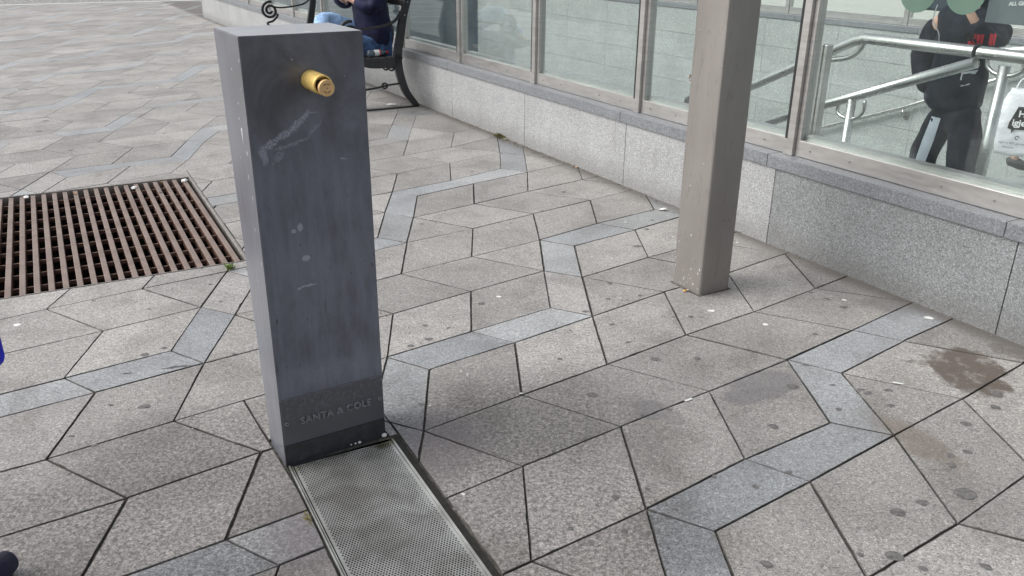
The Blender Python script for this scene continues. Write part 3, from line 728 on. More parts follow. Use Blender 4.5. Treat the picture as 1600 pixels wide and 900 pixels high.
tr = M_.ellipses([(.035, 1.025, .010, .026, .1), (.060, 1.058, .028, .010, .55), (.098, 1.078, .026, .009, .35), (.135, 1.100, .026, .010, .75), (.165, 1.128, .020, .008, .9), (.178, 1.135, .022, .003, .1, .6),
                  (.115, 1.050, .055, .005, .22, .6), (.185, 1.085, .035, .006, .8, .4), (.08, 1.02, .02, .012, .9, .5)], wob=.012, wscale=38, soft=.3)
web = M_.mr(M_.noise(190, 3, .8), .42, .58, .08, .62)
c_ = M_.mix(M_.math('MULTIPLY', tr, web), c_, (.42, .46, .54))
ch = M_.ellipses([(.13, .70, .012, .009, 0), (.125, .61, .03, .003, .05), (.10, .605, .006, .004, .05), (.12, .80, .008, .012, 0), (.10, .79, .007, .006, 0), (.27, .99, .012, .002, -.1)], wob=.006, wscale=90, soft=.2)
c_ = M_.mix(M_.math('MULTIPLY', ch, .55), c_, (.40, .43, .48))
run = M_.mr(M_.noise(26, 3, .6, stretch=(1.8, 1.8, .12)), .64, .70, 0, .55)
c_ = M_.mix(M_.math('MULTIPLY', run, M_.mr(sz.outputs[2], .75, .45)), c_, (.030, .032, .040))
low = M_.math('MULTIPLY', M_.mr(sz.outputs[2], .2415, .2385), M_.mr(sz.outputs[1], .006, .004))         # darker bottom cover with lime spatter
spat = M_.mr(M_.noise(70, 4, .75), .52, .60, 0, .35)
c_ = M_.mix(low, c_, M_.mix(M_.math('MULTIPLY', spat, M_.mr(sz.outputs[2], .10, .22)), (.064, .068, .083), (.19, .20, .23)))
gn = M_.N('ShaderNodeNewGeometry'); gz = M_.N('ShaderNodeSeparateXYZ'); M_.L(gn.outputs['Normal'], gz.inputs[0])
top_sheen = M_.math('MULTIPLY', M_.mr(gz.outputs[2], .8, .95), M_.mr(n1, .3, .7, .45, .75))
c_ = M_.mix(top_sheen, c_, (.34, .35, .38))          # pale sky reflection on the flat top, mixed into the paint colour
fleck = M_.mr(M_.noise(55, 3, .6, stretch=(1.3, 1.3, .45)), .66, .70, 0, .7)
c_ = M_.mix(M_.math('MULTIPLY', fleck, M_.mr(sz.outputs[2], 1.1, .7)), c_, (.022, .023, .030))
side_sheen = M_.math('MULTIPLY', M_.mr(sz.outputs[0], .004, .001), .28)
c_ = M_.mix(side_sheen, c_, (.20, .205, .22))        # side lightened in the colour to imitate the bright sky it reflects
M_.set(color=c_, rough=M_.mr(n1, .2, .8, .28, .44), spec=.7, metal=.0, coat=.5); M_.b.inputs['Coat Roughness'].default_value = .22
M_.bump(n2, .0004, .5)
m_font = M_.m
M_ = Mat('dark_paint_lower'); n1 = M_.noise(30, 5, .7); M_.set(color=M_.ramp(n1, [(.35, (.020, .020, .024)), (.6, (.035, .036, .042)), (.75, (.07, .07, .075))]), rough=.45); m_plinth = M_.m
m_brass = metal('yellow_brass', (.80, .57, .19), .38, .35, .10, streak=(1, 1, 1), sc=25, dirt=.3)
m_button = metal('worn_brass_button', (.68, .45, .22), .42, .3, .10, streak=(1, 1, 1), sc=50, dirt=.4)
ft = empty('drinking_fountain', FO, FROT, label='dark blue-grey slab drinking fountain with a brass spout', cat='drinking fountain')
Wd = .353
b = MB(); bm = b.bm
pr = [(0, 0.0), (0, .07), (0, .2385), (.002, .2405), (0, .243), (0, 1.353), (.270, 1.353), (.163, .0)]   # side profile (depth, height)
def loft(bm, prof, x0, x1):
    A = [bm.verts.new((x0, y, z)) for y, z in prof]; B = [bm.verts.new((x1, y, z)) for y, z in prof]
    n = len(prof); bm.faces.new(A[::-1]); bm.faces.new(B)
    for i in range(n): bm.faces.new((A[i], A[(i + 1) % n], B[(i + 1) % n], B[i]))
loft(bm, [(0, .2405), (0, 1.353), (.270, 1.353), (.163 + .107 * .2405 / 1.353, .2405)], 0, Wd)
bmesh.ops.bevel(bm, geom=[e for e in bm.edges if not all(v.co.z < .25 for v in e.verts)], offset=.0022, segments=2, affect='EDGES')
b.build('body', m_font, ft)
b = MB(); loft(b.bm, [(.003, -.02), (.003, .2395), (.163 + .107 * .2395 / 1.353, .2395), (.1615, -.02)], .0005, Wd - .0005); b.build('core', m_font, ft)
b = MB(); b.box(.0045, Wd - .0015, -.0012, .0028, .0715, .2380, .0012); cv = b.build('base_plate', m_font, ft)
b = MB(); b.box(.0015, Wd - .001, -.0005, .0026, -.004, .0695, .0008); b.build('plinth', m_plinth, ft)
o = text_obj('SANTA & COLE', .0335, m_font, cv, (.0605, -.0040, .1400), (rad(90), 0, 0), depth=.0030, bold=.0005, spacing=1.08)
m_lett = plain('worn_raised_letters', (.18, .19, .21), .45, var=.3, sc=120)
o.data.materials.clear(); o.data.materials.append(m_lett)
for x in (.0165, .3375):
    b = MB(); b.tube([(x, .0005, .152), (x, -.0045, .152)], [.0072, .0062], 16, smooth=False); sc_ = b.build('screw', m_bolt, cv)
    b = MB(); b.tube([(x, -.0040, .152), (x, -.0050, .152)], .0028, 6, smooth=False); b.build('socket', m_gasket, sc_)
# spout
b = MB(); sx, szz = .1885, 1.226
prof = [(.0, .0285), (-.006, .0282), (-.10, .0274), (-.1045, .0268)]
n = 40; R = []
for y, r in prof: R.append([b.bm.verts.new((sx + math.cos(2 * math.pi * k / n) * r, y, szz + math.sin(2 * math.pi * k / n) * r)) for k in range(n)])
R.append([b.bm.verts.new((sx + math.cos(2 * math.pi * k / n) * .0228, -.1045, szz + math.sin(2 * math.pi * k / n) * .0228)) for k in range(n)])
R.append([b.bm.verts.new((sx + math.cos(2 * math.pi * k / n) * .0228, -.07, szz + math.sin(2 * math.pi * k / n) * .0228)) for k in range(n)])
for i in range(len(R) - 1):
    for k in range(n):
        f = b.bm.faces.new((R[i][k], R[i][(k + 1) % n], R[i + 1][(k + 1) % n], R[i + 1][k])); f.smooth = i != 3
b.bm.faces.new(R[-1])
spt = b.build('spout', m_brass, ft)
b = MB(); b.tube([(sx, -.07, szz - .0045), (sx, -.119, szz - .0045)], .0150, 28); b.build('stem', m_plinth, spt)
b = MB(); b.tube([(sx, -.1195, szz - .0045), (sx, -.1215, szz - .0045), (sx, -.131, szz - .0045), (sx, -.1325, szz - .0045)], [.0212, .0222, .0222, .0210], 40); bt = b.build('push_button', m_button, spt)
m_engr = plain('engraved_marks', (.14, .075, .03), .7)
b = MB()
for k in range(-4, 5):
    if k == 0: continue
    for sg_ in (1, -1):
        a_ = rad(90 * sg_ + k * 11); x = sx + math.cos(a_) * .0115; z = szz - .0045 + math.sin(a_) * .0115
        b.box(x - .0011, x + .0009, -.13285, -.13255, z - .0013, z + .0013)
b.tube([(sx, -.13255, szz - .0045), (sx, -.1329, szz - .0045)], .0018, 8); b.build('engraving', m_engr, bt)
b = MB(); b.tube([(sx, .0008, szz), (sx, -.0015, szz)], .0295, 32, smooth=False); b.build('spout_collar', m_plinth, ft)
# white paint drips on the side face and two specks on the top
m_drip = plain('white_paint_drip', (.62, .62, .64), .6, var=.08)
b = MB()
def drip(y, z, r, tail):
    pts = []
    for k in range(12):
        a_ = 2 * math.pi * k / 12; rr = r * random.uniform(.8, 1.15)
        pz = math.sin(a_) * rr; py = math.cos(a_) * rr * .8
        if pz < -.5 * r: pz *= 1 + tail; py *= .45
        pts.append((y + py, z + pz))
    b.bm.faces.new([b.bm.verts.new((-.0005, p[0], p[1])) for p in pts])
for (y, z, r, tl) in ((.105, 1.255, .004, 0), (.075, 1.165, .004, 0), (.072, 1.09, .0075, 5), (.088, 1.12, .004, .5), (.04, 1.03, .005, 1), (.055, .96, .004, 3), (.035, .90, .004, 2), (.05, .80, .003, 3),
                      (.03, 1.21, .0025, 0), (.12, 1.0, .003, 0), (.02, .70, .003, 1), (.09, .62, .0025, 0), (.015, 1.29, .003, 1), (.05, .45, .002, 0)):
    drip(y, z, r, tl)
for x, y, r in ((.205, .035, .009), (.30, .05, .006), (.10, .12, .003)):
    b.bm.faces.new([b.bm.verts.new((x + math.cos(k) * r * 1.3, y + math.sin(k) * r * .6, 1.3536)) for k in [i * math.pi / 5 for i in range(10)]])
for x, z, r in ((.14, 1.285, .0015), (.29, 1.23, .001), (.06, 1.0, .0012)):
    b.bm.faces.new([b.bm.verts.new((x + math.cos(k) * r, -.0005, z + math.sin(k) * r)) for k in [i * math.pi / 4 for i in range(8)]])
b.build('paint_drips', m_drip, ft)
# lime crumbs at the foot
b = MB()
for x, y, r in ((.345, -.006, .010), (.255, -.004, .006), (.225, -.003, .003), (.24, -.004, .004)):
    bmesh.ops.create_icosphere(b.bm, subdivisions=2, radius=r, matrix=Matrix.Translation((x, y, .006)) @ Matrix.Diagonal((1, .7, .8, 1)))
b.build('lime_crust', m_drip, ft)

# ------------------------------------------------------------------ perforated drain cover
m_black = plain('damp_joint_dirt', (.016, .015, .012), .8, var=.4, sc=60)
dc = empty('drain_cover', GO, math.atan2(GX.y, GX.x), label='perforated stainless drain plate in the paving at the foot of the fountain', cat='drain cover')
# local: x across (0..~.36), -y towards the viewer
M_ = Mat('perforated_steel'); n1 = M_.noise(7, 5, .6, dist=.5); n2 = M_.noise(90, 3, .7)
c_ = M_.mix(M_.mr(n1, .32, .68), (.33, .33, .31), (.56, .565, .55))
c_ = M_.mix(M_.mr(n2, .58, .72, 0, .35), c_, (.24, .24, .20))
moss = M_.ellipses([(.33, .0, .045, .03, 0), (.02, -.01, .02, .04, 0, .7), (.17, .005, .2, .012, 0, .6)], wob=.03, wscale=18, soft=.6)
c_ = M_.mix(M_.math('MULTIPLY', moss, .8), c_, (.085, .09, .03))
M_.set(color=c_, metal=.55, rough=.42); m_perf = M_.m
b = MB(); bm = b.bm
PX0, PX1, PY0, PY1 = .016, .352, -1.42, .0
px_ = .0092; py_ = .0080; hr_ = .0036
nx_ = int((PX1 - PX0 - .012) / px_); ny_ = int((PY1 - PY0 - .01) / py_)
mx = (PX1 - PX0 - nx_ * px_) / 2
cache = {}
def V(x, y):
    k = (round(x, 5), round(y, 5))
    if k not in cache: cache[k] = bm.verts.new((x, y, 0))
    return cache[k]
for j in range(ny_):
    yc = PY1 - .005 - (j + .5) * py_
    off = 0 if j % 2 == 0 else px_ / 2
    for i in range(nx_ - (1 if j % 2 else 0)):
        xc = PX0 + mx + (i + .5) * px_ + off
        hole = [bm.verts.new((xc + math.cos(rad(30 + 60 * k)) * hr_, yc + math.sin(rad(30 + 60 * k)) * hr_, 0)) for k in range(6)]
        x0, x1, y0, y1 = xc - px_ / 2, xc + px_ / 2, yc - py_ / 2, yc + py_ / 2
        c1, c2, c3, c4 = V(x1, y1), V(x0, y1), V(x0, y0), V(x1, y0)
        # hole k: 0:30deg 1:90 2:150 3:210 4:270 5:330
        bm.faces.new((c1, hole[1], hole[0])); bm.faces.new((c1, c2, hole[1])); bm.faces.new((c2, hole[2], hole[1]))
        bm.faces.new((c2, c3, hole[3], hole[2])); bm.faces.new((c3, hole[4], hole[3])); bm.faces.new((c3, c4, hole[4]))
        bm.faces.new((c4, hole[5], hole[4])); bm.faces.new((c4, c1, hole[0], hole[5]))
ye = PY1 - .005 - ny_ * py_
def strip_(x0, x1, y0, y1): bm.faces.new([bm.verts.new(p) for p in ((x0, y0, 0), (x1, y0, 0), (x1, y1, 0), (x0, y1, 0))])
strip_(PX0, PX0 + mx, ye, PY1); strip_(PX1 - mx, PX1, ye, PY1); strip_(PX0 + mx, PX1 - mx, PY1 - .005, PY1); strip_(PX0 + mx, PX1 - mx, PY0, ye)
for j in range(ny_):
    if j % 2:
        yc = PY1 - .005 - (j + .5) * py_
        strip_(PX0 + mx, PX0 + mx + px_ / 2, yc - py_ / 2, yc + py_ / 2); strip_(PX1 - mx - px_ / 2, PX1 - mx, yc - py_ / 2, yc + py_ / 2)
for f in bm.faces: f.normal_update()
ext = bmesh.ops.recalc_face_normals(bm, faces=bm.faces)
me = bpy.data.meshes.new('perforated_plate'); bm.to_mesh(me); bm.free()
o = link('perforated_plate', me, m_perf, dc); o.location = (0, 0, -.004)
sm_ = o.modifiers.new('thick', 'SOLIDIFY'); sm_.thickness = .0010; sm_.offset = -1
b = MB()
b.box(.0005, .0050, -1.43, .004, -.06, .0008, .0006); b.box(.0085, .0118, -1.43, .0, -.06, -.0015, .0006); b.box(.0051, .0084, -1.43, 0, -.06, -.012)
b.box(.3535, .3610, -1.43, .004, -.06, .0015, .0008)
b.build('frame', m_perf, dc)
b = MB(); b.box(-.003, .386, -1.45, .02, -.075, -.062); b.build('trough', m_black, dc)
b = MB(); b.box(.3615, .3865, -1.45, .02, -.05, -.006, .001); b.build('joint_fill', m_black, dc)

# ------------------------------------------------------------------ slotted floor grate
fg = empty('floor_grate', HO, math.atan2(HX.y, HX.x), label='large rusty brown slotted ventilation grate sunk in the plaza paving', cat='grate')
# local x = HX (to the left), local y: HB = rotate? compute sign
sy = 1 if HB.dot(Vector((-HX.y, HX.x, 0))) > 0 else -1
M_ = Mat('rusty_grate_steel'); n1 = M_.noise(6, 5, .6); n2 = M_.noise(50, 4, .7)
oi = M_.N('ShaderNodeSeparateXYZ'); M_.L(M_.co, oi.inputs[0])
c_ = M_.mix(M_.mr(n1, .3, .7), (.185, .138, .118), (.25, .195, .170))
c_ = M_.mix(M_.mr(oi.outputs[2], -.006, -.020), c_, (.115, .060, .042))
c_ = M_.mix(M_.mr(n2, .58, .72, 0, .4), c_, (.13, .062, .040))
M_.set(color=c_, rough=.6, metal=.25); m_rust = M_.m
M_ = Mat('rust_dark'); M_.set(color=M_.ramp(M_.noise(30, 4), [(.35, (.06, .030, .022)), (.7, (.15, .09, .065))]), rough=.8); m_rustd = M_.m
nb = 34; pitch = .0632
for i in range(nb):
    x = .034 + i * pitch
    b = MB(); b.box(x - .0138, x + .0138, min(sy * .012, sy * (HL - .01)), max(sy * .012, sy * (HL - .01)), -.060, -.004, .0025)
    o = b.build('bar', m_rust, fg)
for j in range(9):
    y = sy * (.16 + j * .197)
    MB().box(.012, HW - .02, y - .006, y + .006, -.040, -.018).build('cross_rod', m_rustd, fg)
b = MB(); y0, y1 = (0, HL) if sy > 0 else (-HL, 0)
b.box(-.022, -.004, y0 - .005, y1 + .005, -.09, .0015, .003)
b.box(-.002, HW, y0 - .008, y0 - .001, -.09, .001, .001); b.box(-.002, HW, y1 + .001, y1 + .008, -.09, .001, .001); b.box(HW, HW + .008, y0, y1, -.09, .001, .001)
b.build('frame', metal('dull_frame_steel', (.30, .28, .26), .5, .6, .2), fg)
b = MB()
for (x0, x1, a_, c2_) in ((-.03, -.019, y0 - .02, y1 + .02), (HW + .01, HW + .05, y0 - .02, y1 + .02)): b.box(x0, x1, a_, c2_, -1.1, -.015)
b.box(-.03, HW + .02, y0 - .06, y0 - .010, -1.1, -.015); b.box(-.03, HW + .02, y1 + .010, y1 + .06, -1.1, -.015); b.box(-.03, HW + .05, y0 - .06, y1 + .06, -1.15, -1.1)
m_shaft = plain('dark_shaft_concrete', (.035, .028, .026), .9, var=.5, sc=9)
b.build('shaft', m_shaft, fg)
b = MB()
for _ in range(260):
    x = random.uniform(0, HW); y = random.uniform(y0, y1); r = random.uniform(.01, .03)
    bmesh.ops.create_icosphere(b.bm, subdivisions=1, radius=r, matrix=Matrix.Translation((x, y, -1.09)) @ Euler((random.random() * 3, random.random() * 3, 0)).to_matrix().to_4x4() @ Matrix.Diagonal((1, .6, .25, 1)))
o = b.build('debris', plain('dead_leaves', (.09, .07, .05), .9, var=.5, sc=30), fg); o['kind'] = 'stuff'

# ================================================================== BENCHES
def P_(s0, pts): return [Vector((0, t, z)) for t, z in pts]
def bench(s0, length, label, ref_dz=0.0, dt=0.0):
    """local x runs away from the viewer along the wall (‑s), y = t, z up; end frame at x=0"""
    root = empty('park_bench', W(s0, 0, 0), WROT, label=label, cat='bench')
    for xe in (0.0, -length):
        b = MB(); ax = (1, 0, 0)
        # back post and rear leg in one sweep
        back = catmull([(xe, -.085, .0), (xe, -.115, .045), (xe, -.20, .16), (xe, -.255, .32), (xe, -.275, .46), (xe, -.270, .56), (xe, -.235, .72), (xe, -.195, .90), (xe, -.145, 1.04), (xe, -.09, 1.18)], 5)
        hw = [.022 + .018 * math.sin(math.pi * i / (len(back) - 1)) for i in range(len(back))]
        b.ribbon(back, hw, ax, -.022, .022)
        seat = catmull([(xe, -.255, .52), (xe, -.31, .463), (xe, -.42, .447), (xe, -.56, .452), (xe, -.66, .480)], 5)
        b.ribbon(seat, .040, ax, -.022, .022)
        front = catmull([(xe, -.66, .485), (xe, -.685, .40), (xe, -.655, .25), (xe, -.66, .12), (xe, -.715, .0)], 5)
        b.ribbon(front, .022, ax, -.022, .022)
        arm = catmull([(xe, -.215, .93), (xe, -.27, .86), (xe, -.36, .815), (xe, -.52, .79), (xe, -.64, .785), (xe, -.72, .80)], 5)
        b.ribbon(arm, .009, ax, -.024, .024)
        b.box(xe - .022, xe + .022, -.76, -.07, .0, .014)
        # scroll
        scr = []
        cx_, cz_ = -.755, .755
        for k in range(34):
            a_ = rad(75 + k * 19); r = .105 * (1 - k / 42)
            scr.append(Vector((xe, cx_ + math.cos(a_) * r, cz_ + math.sin(a_) * r)))
        b.ribbon(scr, [.0135] * 34, ax, -.018, .018)
        b.ribbon(catmull([(xe, -.665, .715), (xe, -.675, .68), (xe, -.73, .63), (xe, -.80, .60), (xe, -.69, .50)], 5), .011, ax, -.016, .016)
        fr_ = b.build('end_frame', m_iron, root)
        b = MB()
        rod = catmull([(xe, -.205, .245), (xe, -.33, .240), (xe, -.42, .232), (xe, -.52, .215), (xe, -.65, .205)], 4)
        b.tube(rod, .010, 10); b.build('stretcher', m_iron, fr_)
        for cy2, cz2, r0 in ((-.345, .405, .030), (-.405, .412, .026), (-.425, .232, .026)):
            b = MB()
            c_pts = [Vector((xe, cy2 + math.cos(rad(k * 30)) * r0, cz2 + math.sin(rad(k * 30)) * r0)) for k in range(13)]
            b.ribbon(c_pts, .007, ax, -.012, .012)
            b.ribbon([Vector((xe, cy2 - r0, cz2)), Vector((xe, cy2, cz2)), Vector((xe, cy2 + r0, cz2))], .008, ax, -.010, .010)
            b.build('ornament', m_iron, fr_)
        for (t_, z_) in ((-.19, .90), (-.155, 1.02)): MB().tube([(xe + .021, t_, z_), (xe + .027, t_, z_)], .007, 10).build('bolt', m_bolt, fr_)
    for k in range(5):
        t_ = -.33 - k * .075; z_ = .478 + (.004 if k in (0, 4) else 0)
        MB().box(-length + .0, .0, t_ - .030, t_ + .030, z_, z_ + .022, .004).build('seat_slat', m_wood, root)
    for k in range(3):
        z_ = .985 + k * .065; t_ = -.195 + k * .03
        MB().box(-length, 0, t_ - .022, t_ - .002, z_, z_ + .05, .004).build('back_slat', m_wood, root)
    return root
bench(-1.6, 2.9, 'black cast-iron park bench by the glass wall with the seated person on it')

# ================================================================== PEOPLE
def skin_mesh(name, nodes, edges, mats, parent=None, sub=2, root=None, smooth=True):
    me = bpy.data.meshes.new(name); keys = list(nodes)
    me.from_pydata([Vector(nodes[k][0]) for k in keys], [(keys.index(a), keys.index(b_)) for a, b_ in edges], [])
    o = bpy.data.objects.new(name, me); COL.objects.link(o)
    sk = o.modifiers.new('skin', 'SKIN'); sk.use_smooth_shade = True; sk.branch_smoothing = .6
    if not me.skin_vertices: pass
    lay = me.skin_vertices[0].data if me.skin_vertices else None
    if lay is None:
        bm_ = bmesh.new(); bm_.from_mesh(me); bm_.verts.layers.skin.verify(); bm_.to_mesh(me); bm_.free(); lay = me.skin_vertices[0].data
    for i, k in enumerate(keys):
        r = nodes[k][1]; lay[i].radius = r if isinstance(r, tuple) else (r, r)
        lay[i].use_root = (k == root) if root else (i == 0)
    ss = o.modifiers.new('sub', 'SUBSURF'); ss.levels = sub; ss.render_levels = sub
    bpy.context.view_layer.update()
    dg = bpy.context.evaluated_depsgraph_get(); m2 = bpy.data.meshes.new_from_object(o.evaluated_get(dg))
    bpy.data.objects.remove(o)
    m2.materials.clear()
    return link(name, m2, mats, parent, smooth)
def chain(nodes, edges, names):
    for a_, b_ in zip(names, names[1:]): edges.append((a_, b_))
def add_hand(nodes, edges, wrist, palm_dir, side, curl, pre, size=.085):
    """five fingers off a palm; palm_dir from wrist to knuckles, side = thumb direction, curl = direction fingers bend"""
    pd = Vector(palm_dir).normalized(); sd_ = Vector(side).normalized(); cu = Vector(curl).normalized()
    wv_ = Vector(nodes[wrist][0])
    nodes[pre + 'palm'] = (wv_ + pd * size * .55, (size * .36, size * .18)); edges.append((wrist, pre + 'palm'))
    for i, (off, ln) in enumerate(((.36, .92), (.13, 1.0), (-.12, .95), (-.34, .78))):
        k0 = wv_ + pd * size * 1.0 + sd_ * size * off; L = size * .9 * ln
        nodes[pre + 'k%d' % i] = (k0, size * .115)
        nodes[pre + 'm%d' % i] = (k0 + (pd * .8 + cu * .5) * L * .45, size * .10)
        nodes[pre + 'e%d' % i] = (k0 + (pd * .8 + cu * .5) * L * .45 + (pd * .25 + cu * .95) * L * .5, size * .085)
        chain(nodes, edges, [pre + 'palm', pre + 'k%d' % i, pre + 'm%d' % i, pre + 'e%d' % i])
    t0 = wv_ + pd * size * .45 + sd_ * size * .5
    nodes[pre + 't0'] = (t0, size * .14); nodes[pre + 't1'] = (t0 + (pd * .6 + sd_ * .5 + cu * .3) * size * .4, size * .115)
    nodes[pre + 't2'] = (t0 + (pd * 1.0 + sd_ * .35 + cu * .7) * size * .7, size * .095)
    chain(nodes, edges, [pre + 'palm', pre + 't0', pre + 't1', pre + 't2'])
def add_face(parent, c, fwd, m_hair_, hair_len=.5, beard=False):
    """eyes, nose, mouth and ears as small meshes, hair cap; c = head centre"""
    f = Vector(fwd).normalized(); up = Vector((0, 0, 1)); r = f.cross(up).normalized(); c = Vector(c)
    for s_ in (-1, 1):
        b = MB()
        bmesh.ops.create_uvsphere(b.bm, u_segments=12, v_segments=8, radius=.012, matrix=Matrix.Translation(c + f * .083 + r * .031 * s_ + up * .008))
        b.build('eye', m_eye, parent, smooth=True)
    b = MB()
    b.tube([c + f * .086 + up * .01, c + f * .106 - up * .018, c + f * .092 - up * .030], [.008, .013, .008], 10)
    b.build('nose', m_skin, parent, smooth=True)
    for s_ in (-1, 1):
        b = MB()
        bmesh.ops.create_uvsphere(b.bm, u_segments=10, v_segments=8, radius=.028, matrix=Matrix.Translation(c + r * .076 * s_ - up * .005) @ Matrix.Diagonal((.5, .5, 1.1, 1)))
        b.build('ear', m_skin, parent, smooth=True)
    b = MB(); b.tube([c + f * .088 - up * .052 - r * .022, c + f * .096 - up * .050, c + f * .088 - up * .052 + r * .022], [.004, .006, .004], 8); b.build('mouth', m_lip, parent, smooth=True)
    b = MB()
    bmesh.ops.create_uvsphere(b.bm, u_segments=28, v_segments=18, radius=.104, matrix=Matrix.Translation(c + up * .022 - f * .014) @ Matrix.Diagonal((.92, .98, 1.12, 1)))
    kill = [v for v in b.bm.verts if (v.co - c).dot(f) > .045 and (v.co - c).z < .062 or (v.co - c).z < -.075]
    bmesh.ops.delete(b.bm, geom=kill, context='VERTS')
    for v in b.bm.verts: v.co += (v.co - c).normalized() * random.uniform(-.002, .006)
    b.build('hair', m_hair_, parent, smooth=True)
M_ = Mat('skin'); M_.set(color=M_.mix(M_.mr(M_.noise(18, 4), .3, .7), (.52, .30, .215), (.60, .37, .28)), rough=.5); M_.b.inputs['Subsurface Weight'].default_value = .12; M_.b.inputs['Subsurface Radius'].default_value = (.02, .008, .004); m_skin = M_.m
m_eye = plain('eye', (.25, .22, .2), .2); m_lip = plain('lips', (.38, .15, .13), .5)
m_hair = plain('brown_hair', (.06, .042, .03), .6, var=.35, sc=120); m_hairb = plain('dark_hair', (.02, .017, .015), .5, var=.35, sc=120)
m_navy = cloth('navy_jacket_cloth', (.007, .009, .036), .5, .7, sc=14)
m_jeans = cloth('blue_denim', (.045, .085, .18), .4, .85, sc=16)
m_jeansl = cloth('washed_denim', (.30, .46, .70), .3, .85, sc=16)
m_dark = cloth('dark_navy_jersey', (.008, .011, .021), .35, .8, sc=10)
m_shoe = plain('dark_shoe', (.02, .024, .022), .6, var=.2); m_tee = cloth('grey_shirt', (.35, .36, .35), .15)
m_black = plain('black_plastic', (.012, .012, .014), .3)

def Wl(s, t, z): return W(s, t, z)
def conv(nodes): return {k: (Wl(*v[0]), v[1]) for k, v in nodes.items()}
# --- seated person on the near bench (world coordinates; root empty at the feet)
def person(label, foot, nodes_body, edges_body, head, fwd, hair, parts):
    root = empty('person', Wl(*foot), 0, label=label, cat='person')
    inv = Matrix.Translation(-Wl(*foot))
    def L_(nodes): return {k: (inv @ Wl(*v[0]), v[1]) for k, v in nodes.items()}
    thin = {'pel', 'sp1', 'ch', 'up', 'sl', 'sr', 'el', 'er', 'hl', 'hr', 'kl', 'kr'}
    nodes_body = {k: (v[0], (tuple(q * .76 for q in v[1]) if isinstance(v[1], tuple) else v[1] * .76) if k in thin else v[1]) for k, v in nodes_body.items()}
    for k in ('pel', 'hl', 'hr'): nodes_body[k] = (nodes_body[k][0], .062)
    body = skin_mesh('body', L_(nodes_body), edges_body, m_skin, root)
    add_face(root, inv @ Wl(*head), fwd, hair)
    out = {'root': root, 'body': body, 'inv': inv}
    for nm, nodes, edges, mat, sub in parts:
        out[nm] = skin_mesh(nm, L_(nodes), edges, mat, root, sub=3); folds(out[nm], 13 if nm in ('jacket', 'hoodie', 'shirt') else 10)
    return out
from mathutils import noise as mnoise
def folds(o, sc, amp=.013):
    me = o.data; seed = Vector((random.random() * 40,) * 3)
    for v in me.vertices:
        q = Vector((v.co.x * sc, v.co.y * sc, v.co.z * sc * .8))
        a = 1 - abs(mnoise.noise(q * .55 + seed)) * 2.4; b_ = mnoise.noise(q * 1.6 + seed)
        v.co += v.normal * amp * (a * .8 - .35 + b_ * .5)
def E(*chains):
    r = []
    for c in chains: r += list(zip(c, c[1:]))
    return r
SP = -1.98
N1 = {'pel': ((SP, -.37, .60), .13), 'sp1': ((SP, -.36, .76), .125), 'ch': ((SP, -.40, .98), (.16, .11)), 'up': ((SP, -.44, 1.12), (.13, .09)), 'nk': ((SP, -.47, 1.20), .055),
      'hd0': ((SP, -.50, 1.27), .07), 'hd1': ((SP, -.515, 1.36), .088), 'hd2': ((SP, -.51, 1.43), .06),
      'sl': ((SP + .17, -.41, 1.10), .062), 'el': ((SP + .24, -.42, .88), .045), 'wl': ((SP + .08, -.55, .945), .027),
      'sr': ((SP - .17, -.41, 1.10), .062), 'er': ((SP - .25, -.50, .90), .045), 'wr': ((SP - .08, -.62, .97), .027),
      'hl': ((SP + .11, -.38, .575), .095), 'kl': ((SP + .14, -.80, .56), .062), 'al': ((SP + .13, -.84, .12), .038), 'tl': ((SP + .14, -.98, .045), .036),
      'hr': ((SP - .10, -.38, .60), .095), 'kr': ((SP - .05, -.79, .80), .062), 'ar': ((SP + .25, -.93, .56), .04), 'tr': ((SP + .34, -1.0, .55), .034)}
E1 = E(['pel', 'sp1', 'ch', 'up', 'nk', 'hd0', 'hd1', 'hd2'], ['up', 'sl', 'el', 'wl'], ['up', 'sr', 'er', 'wr'], ['pel', 'hl', 'kl', 'al', 'tl'], ['pel', 'hr', 'kr', 'ar', 'tr'])
hn = dict(N1); he = list(E1)
add_hand(hn, he, 'wl', (-.45, -.55, .25), (0, -.2, 1), (-.2, .3, .5), 'HL', .085)
add_hand(hn, he, 'wr', (.55, .15, .15), (0, -.2, 1), (.3, .25, .4), 'HR', .085)
J1 = {k: (v[0], v[1]) for k, v in N1.items()}
jack = {'pel': ((SP, -.34, .49), (.225, .165)), 'sp1': ((SP, -.365, .74), (.19, .155)), 'ch': ((SP, -.40, .96), (.205, .15)), 'up': ((SP, -.44, 1.12), (.16, .115)), 'col': ((SP, -.465, 1.19), .085),
        'sl': ((SP + .17, -.41, 1.09), .090), 'ml': ((SP + .24, -.40, .98), .080), 'el': ((SP + .245, -.42, .88), .072), 'f1': ((SP + .16, -.50, .90), .06), 'wl': ((SP + .10, -.54, .935), .047),
        'sr': ((SP - .17, -.41, 1.09), .090), 'mr': ((SP - .24, -.45, .98), .080), 'er': ((SP - .255, -.51, .89), .072), 'f2': ((SP - .17, -.57, .93), .06), 'wr': ((SP - .11, -.61, .965), .047)}
jackE = E(['pel', 'sp1', 'ch', 'up', 'col'], ['up', 'sl', 'ml', 'el', 'f1', 'wl'], ['up', 'sr', 'mr', 'er', 'f2', 'wr'])
jean = {'pel': ((SP, -.38, .575), (.16, .12)), 'hl': ((SP + .11, -.42, .575), .105), 'ml': ((SP + .125, -.60, .58), .09), 'kl': ((SP + .14, -.80, .57), .075), 'cl': ((SP + .135, -.82, .35), .064), 'al': ((SP + .13, -.84, .15), .056),
        'hr': ((SP - .10, -.42, .61), .105)}
jeanE = E(['pel', 'hl', 'ml', 'kl', 'cl', 'al'], ['pel', 'hr'])
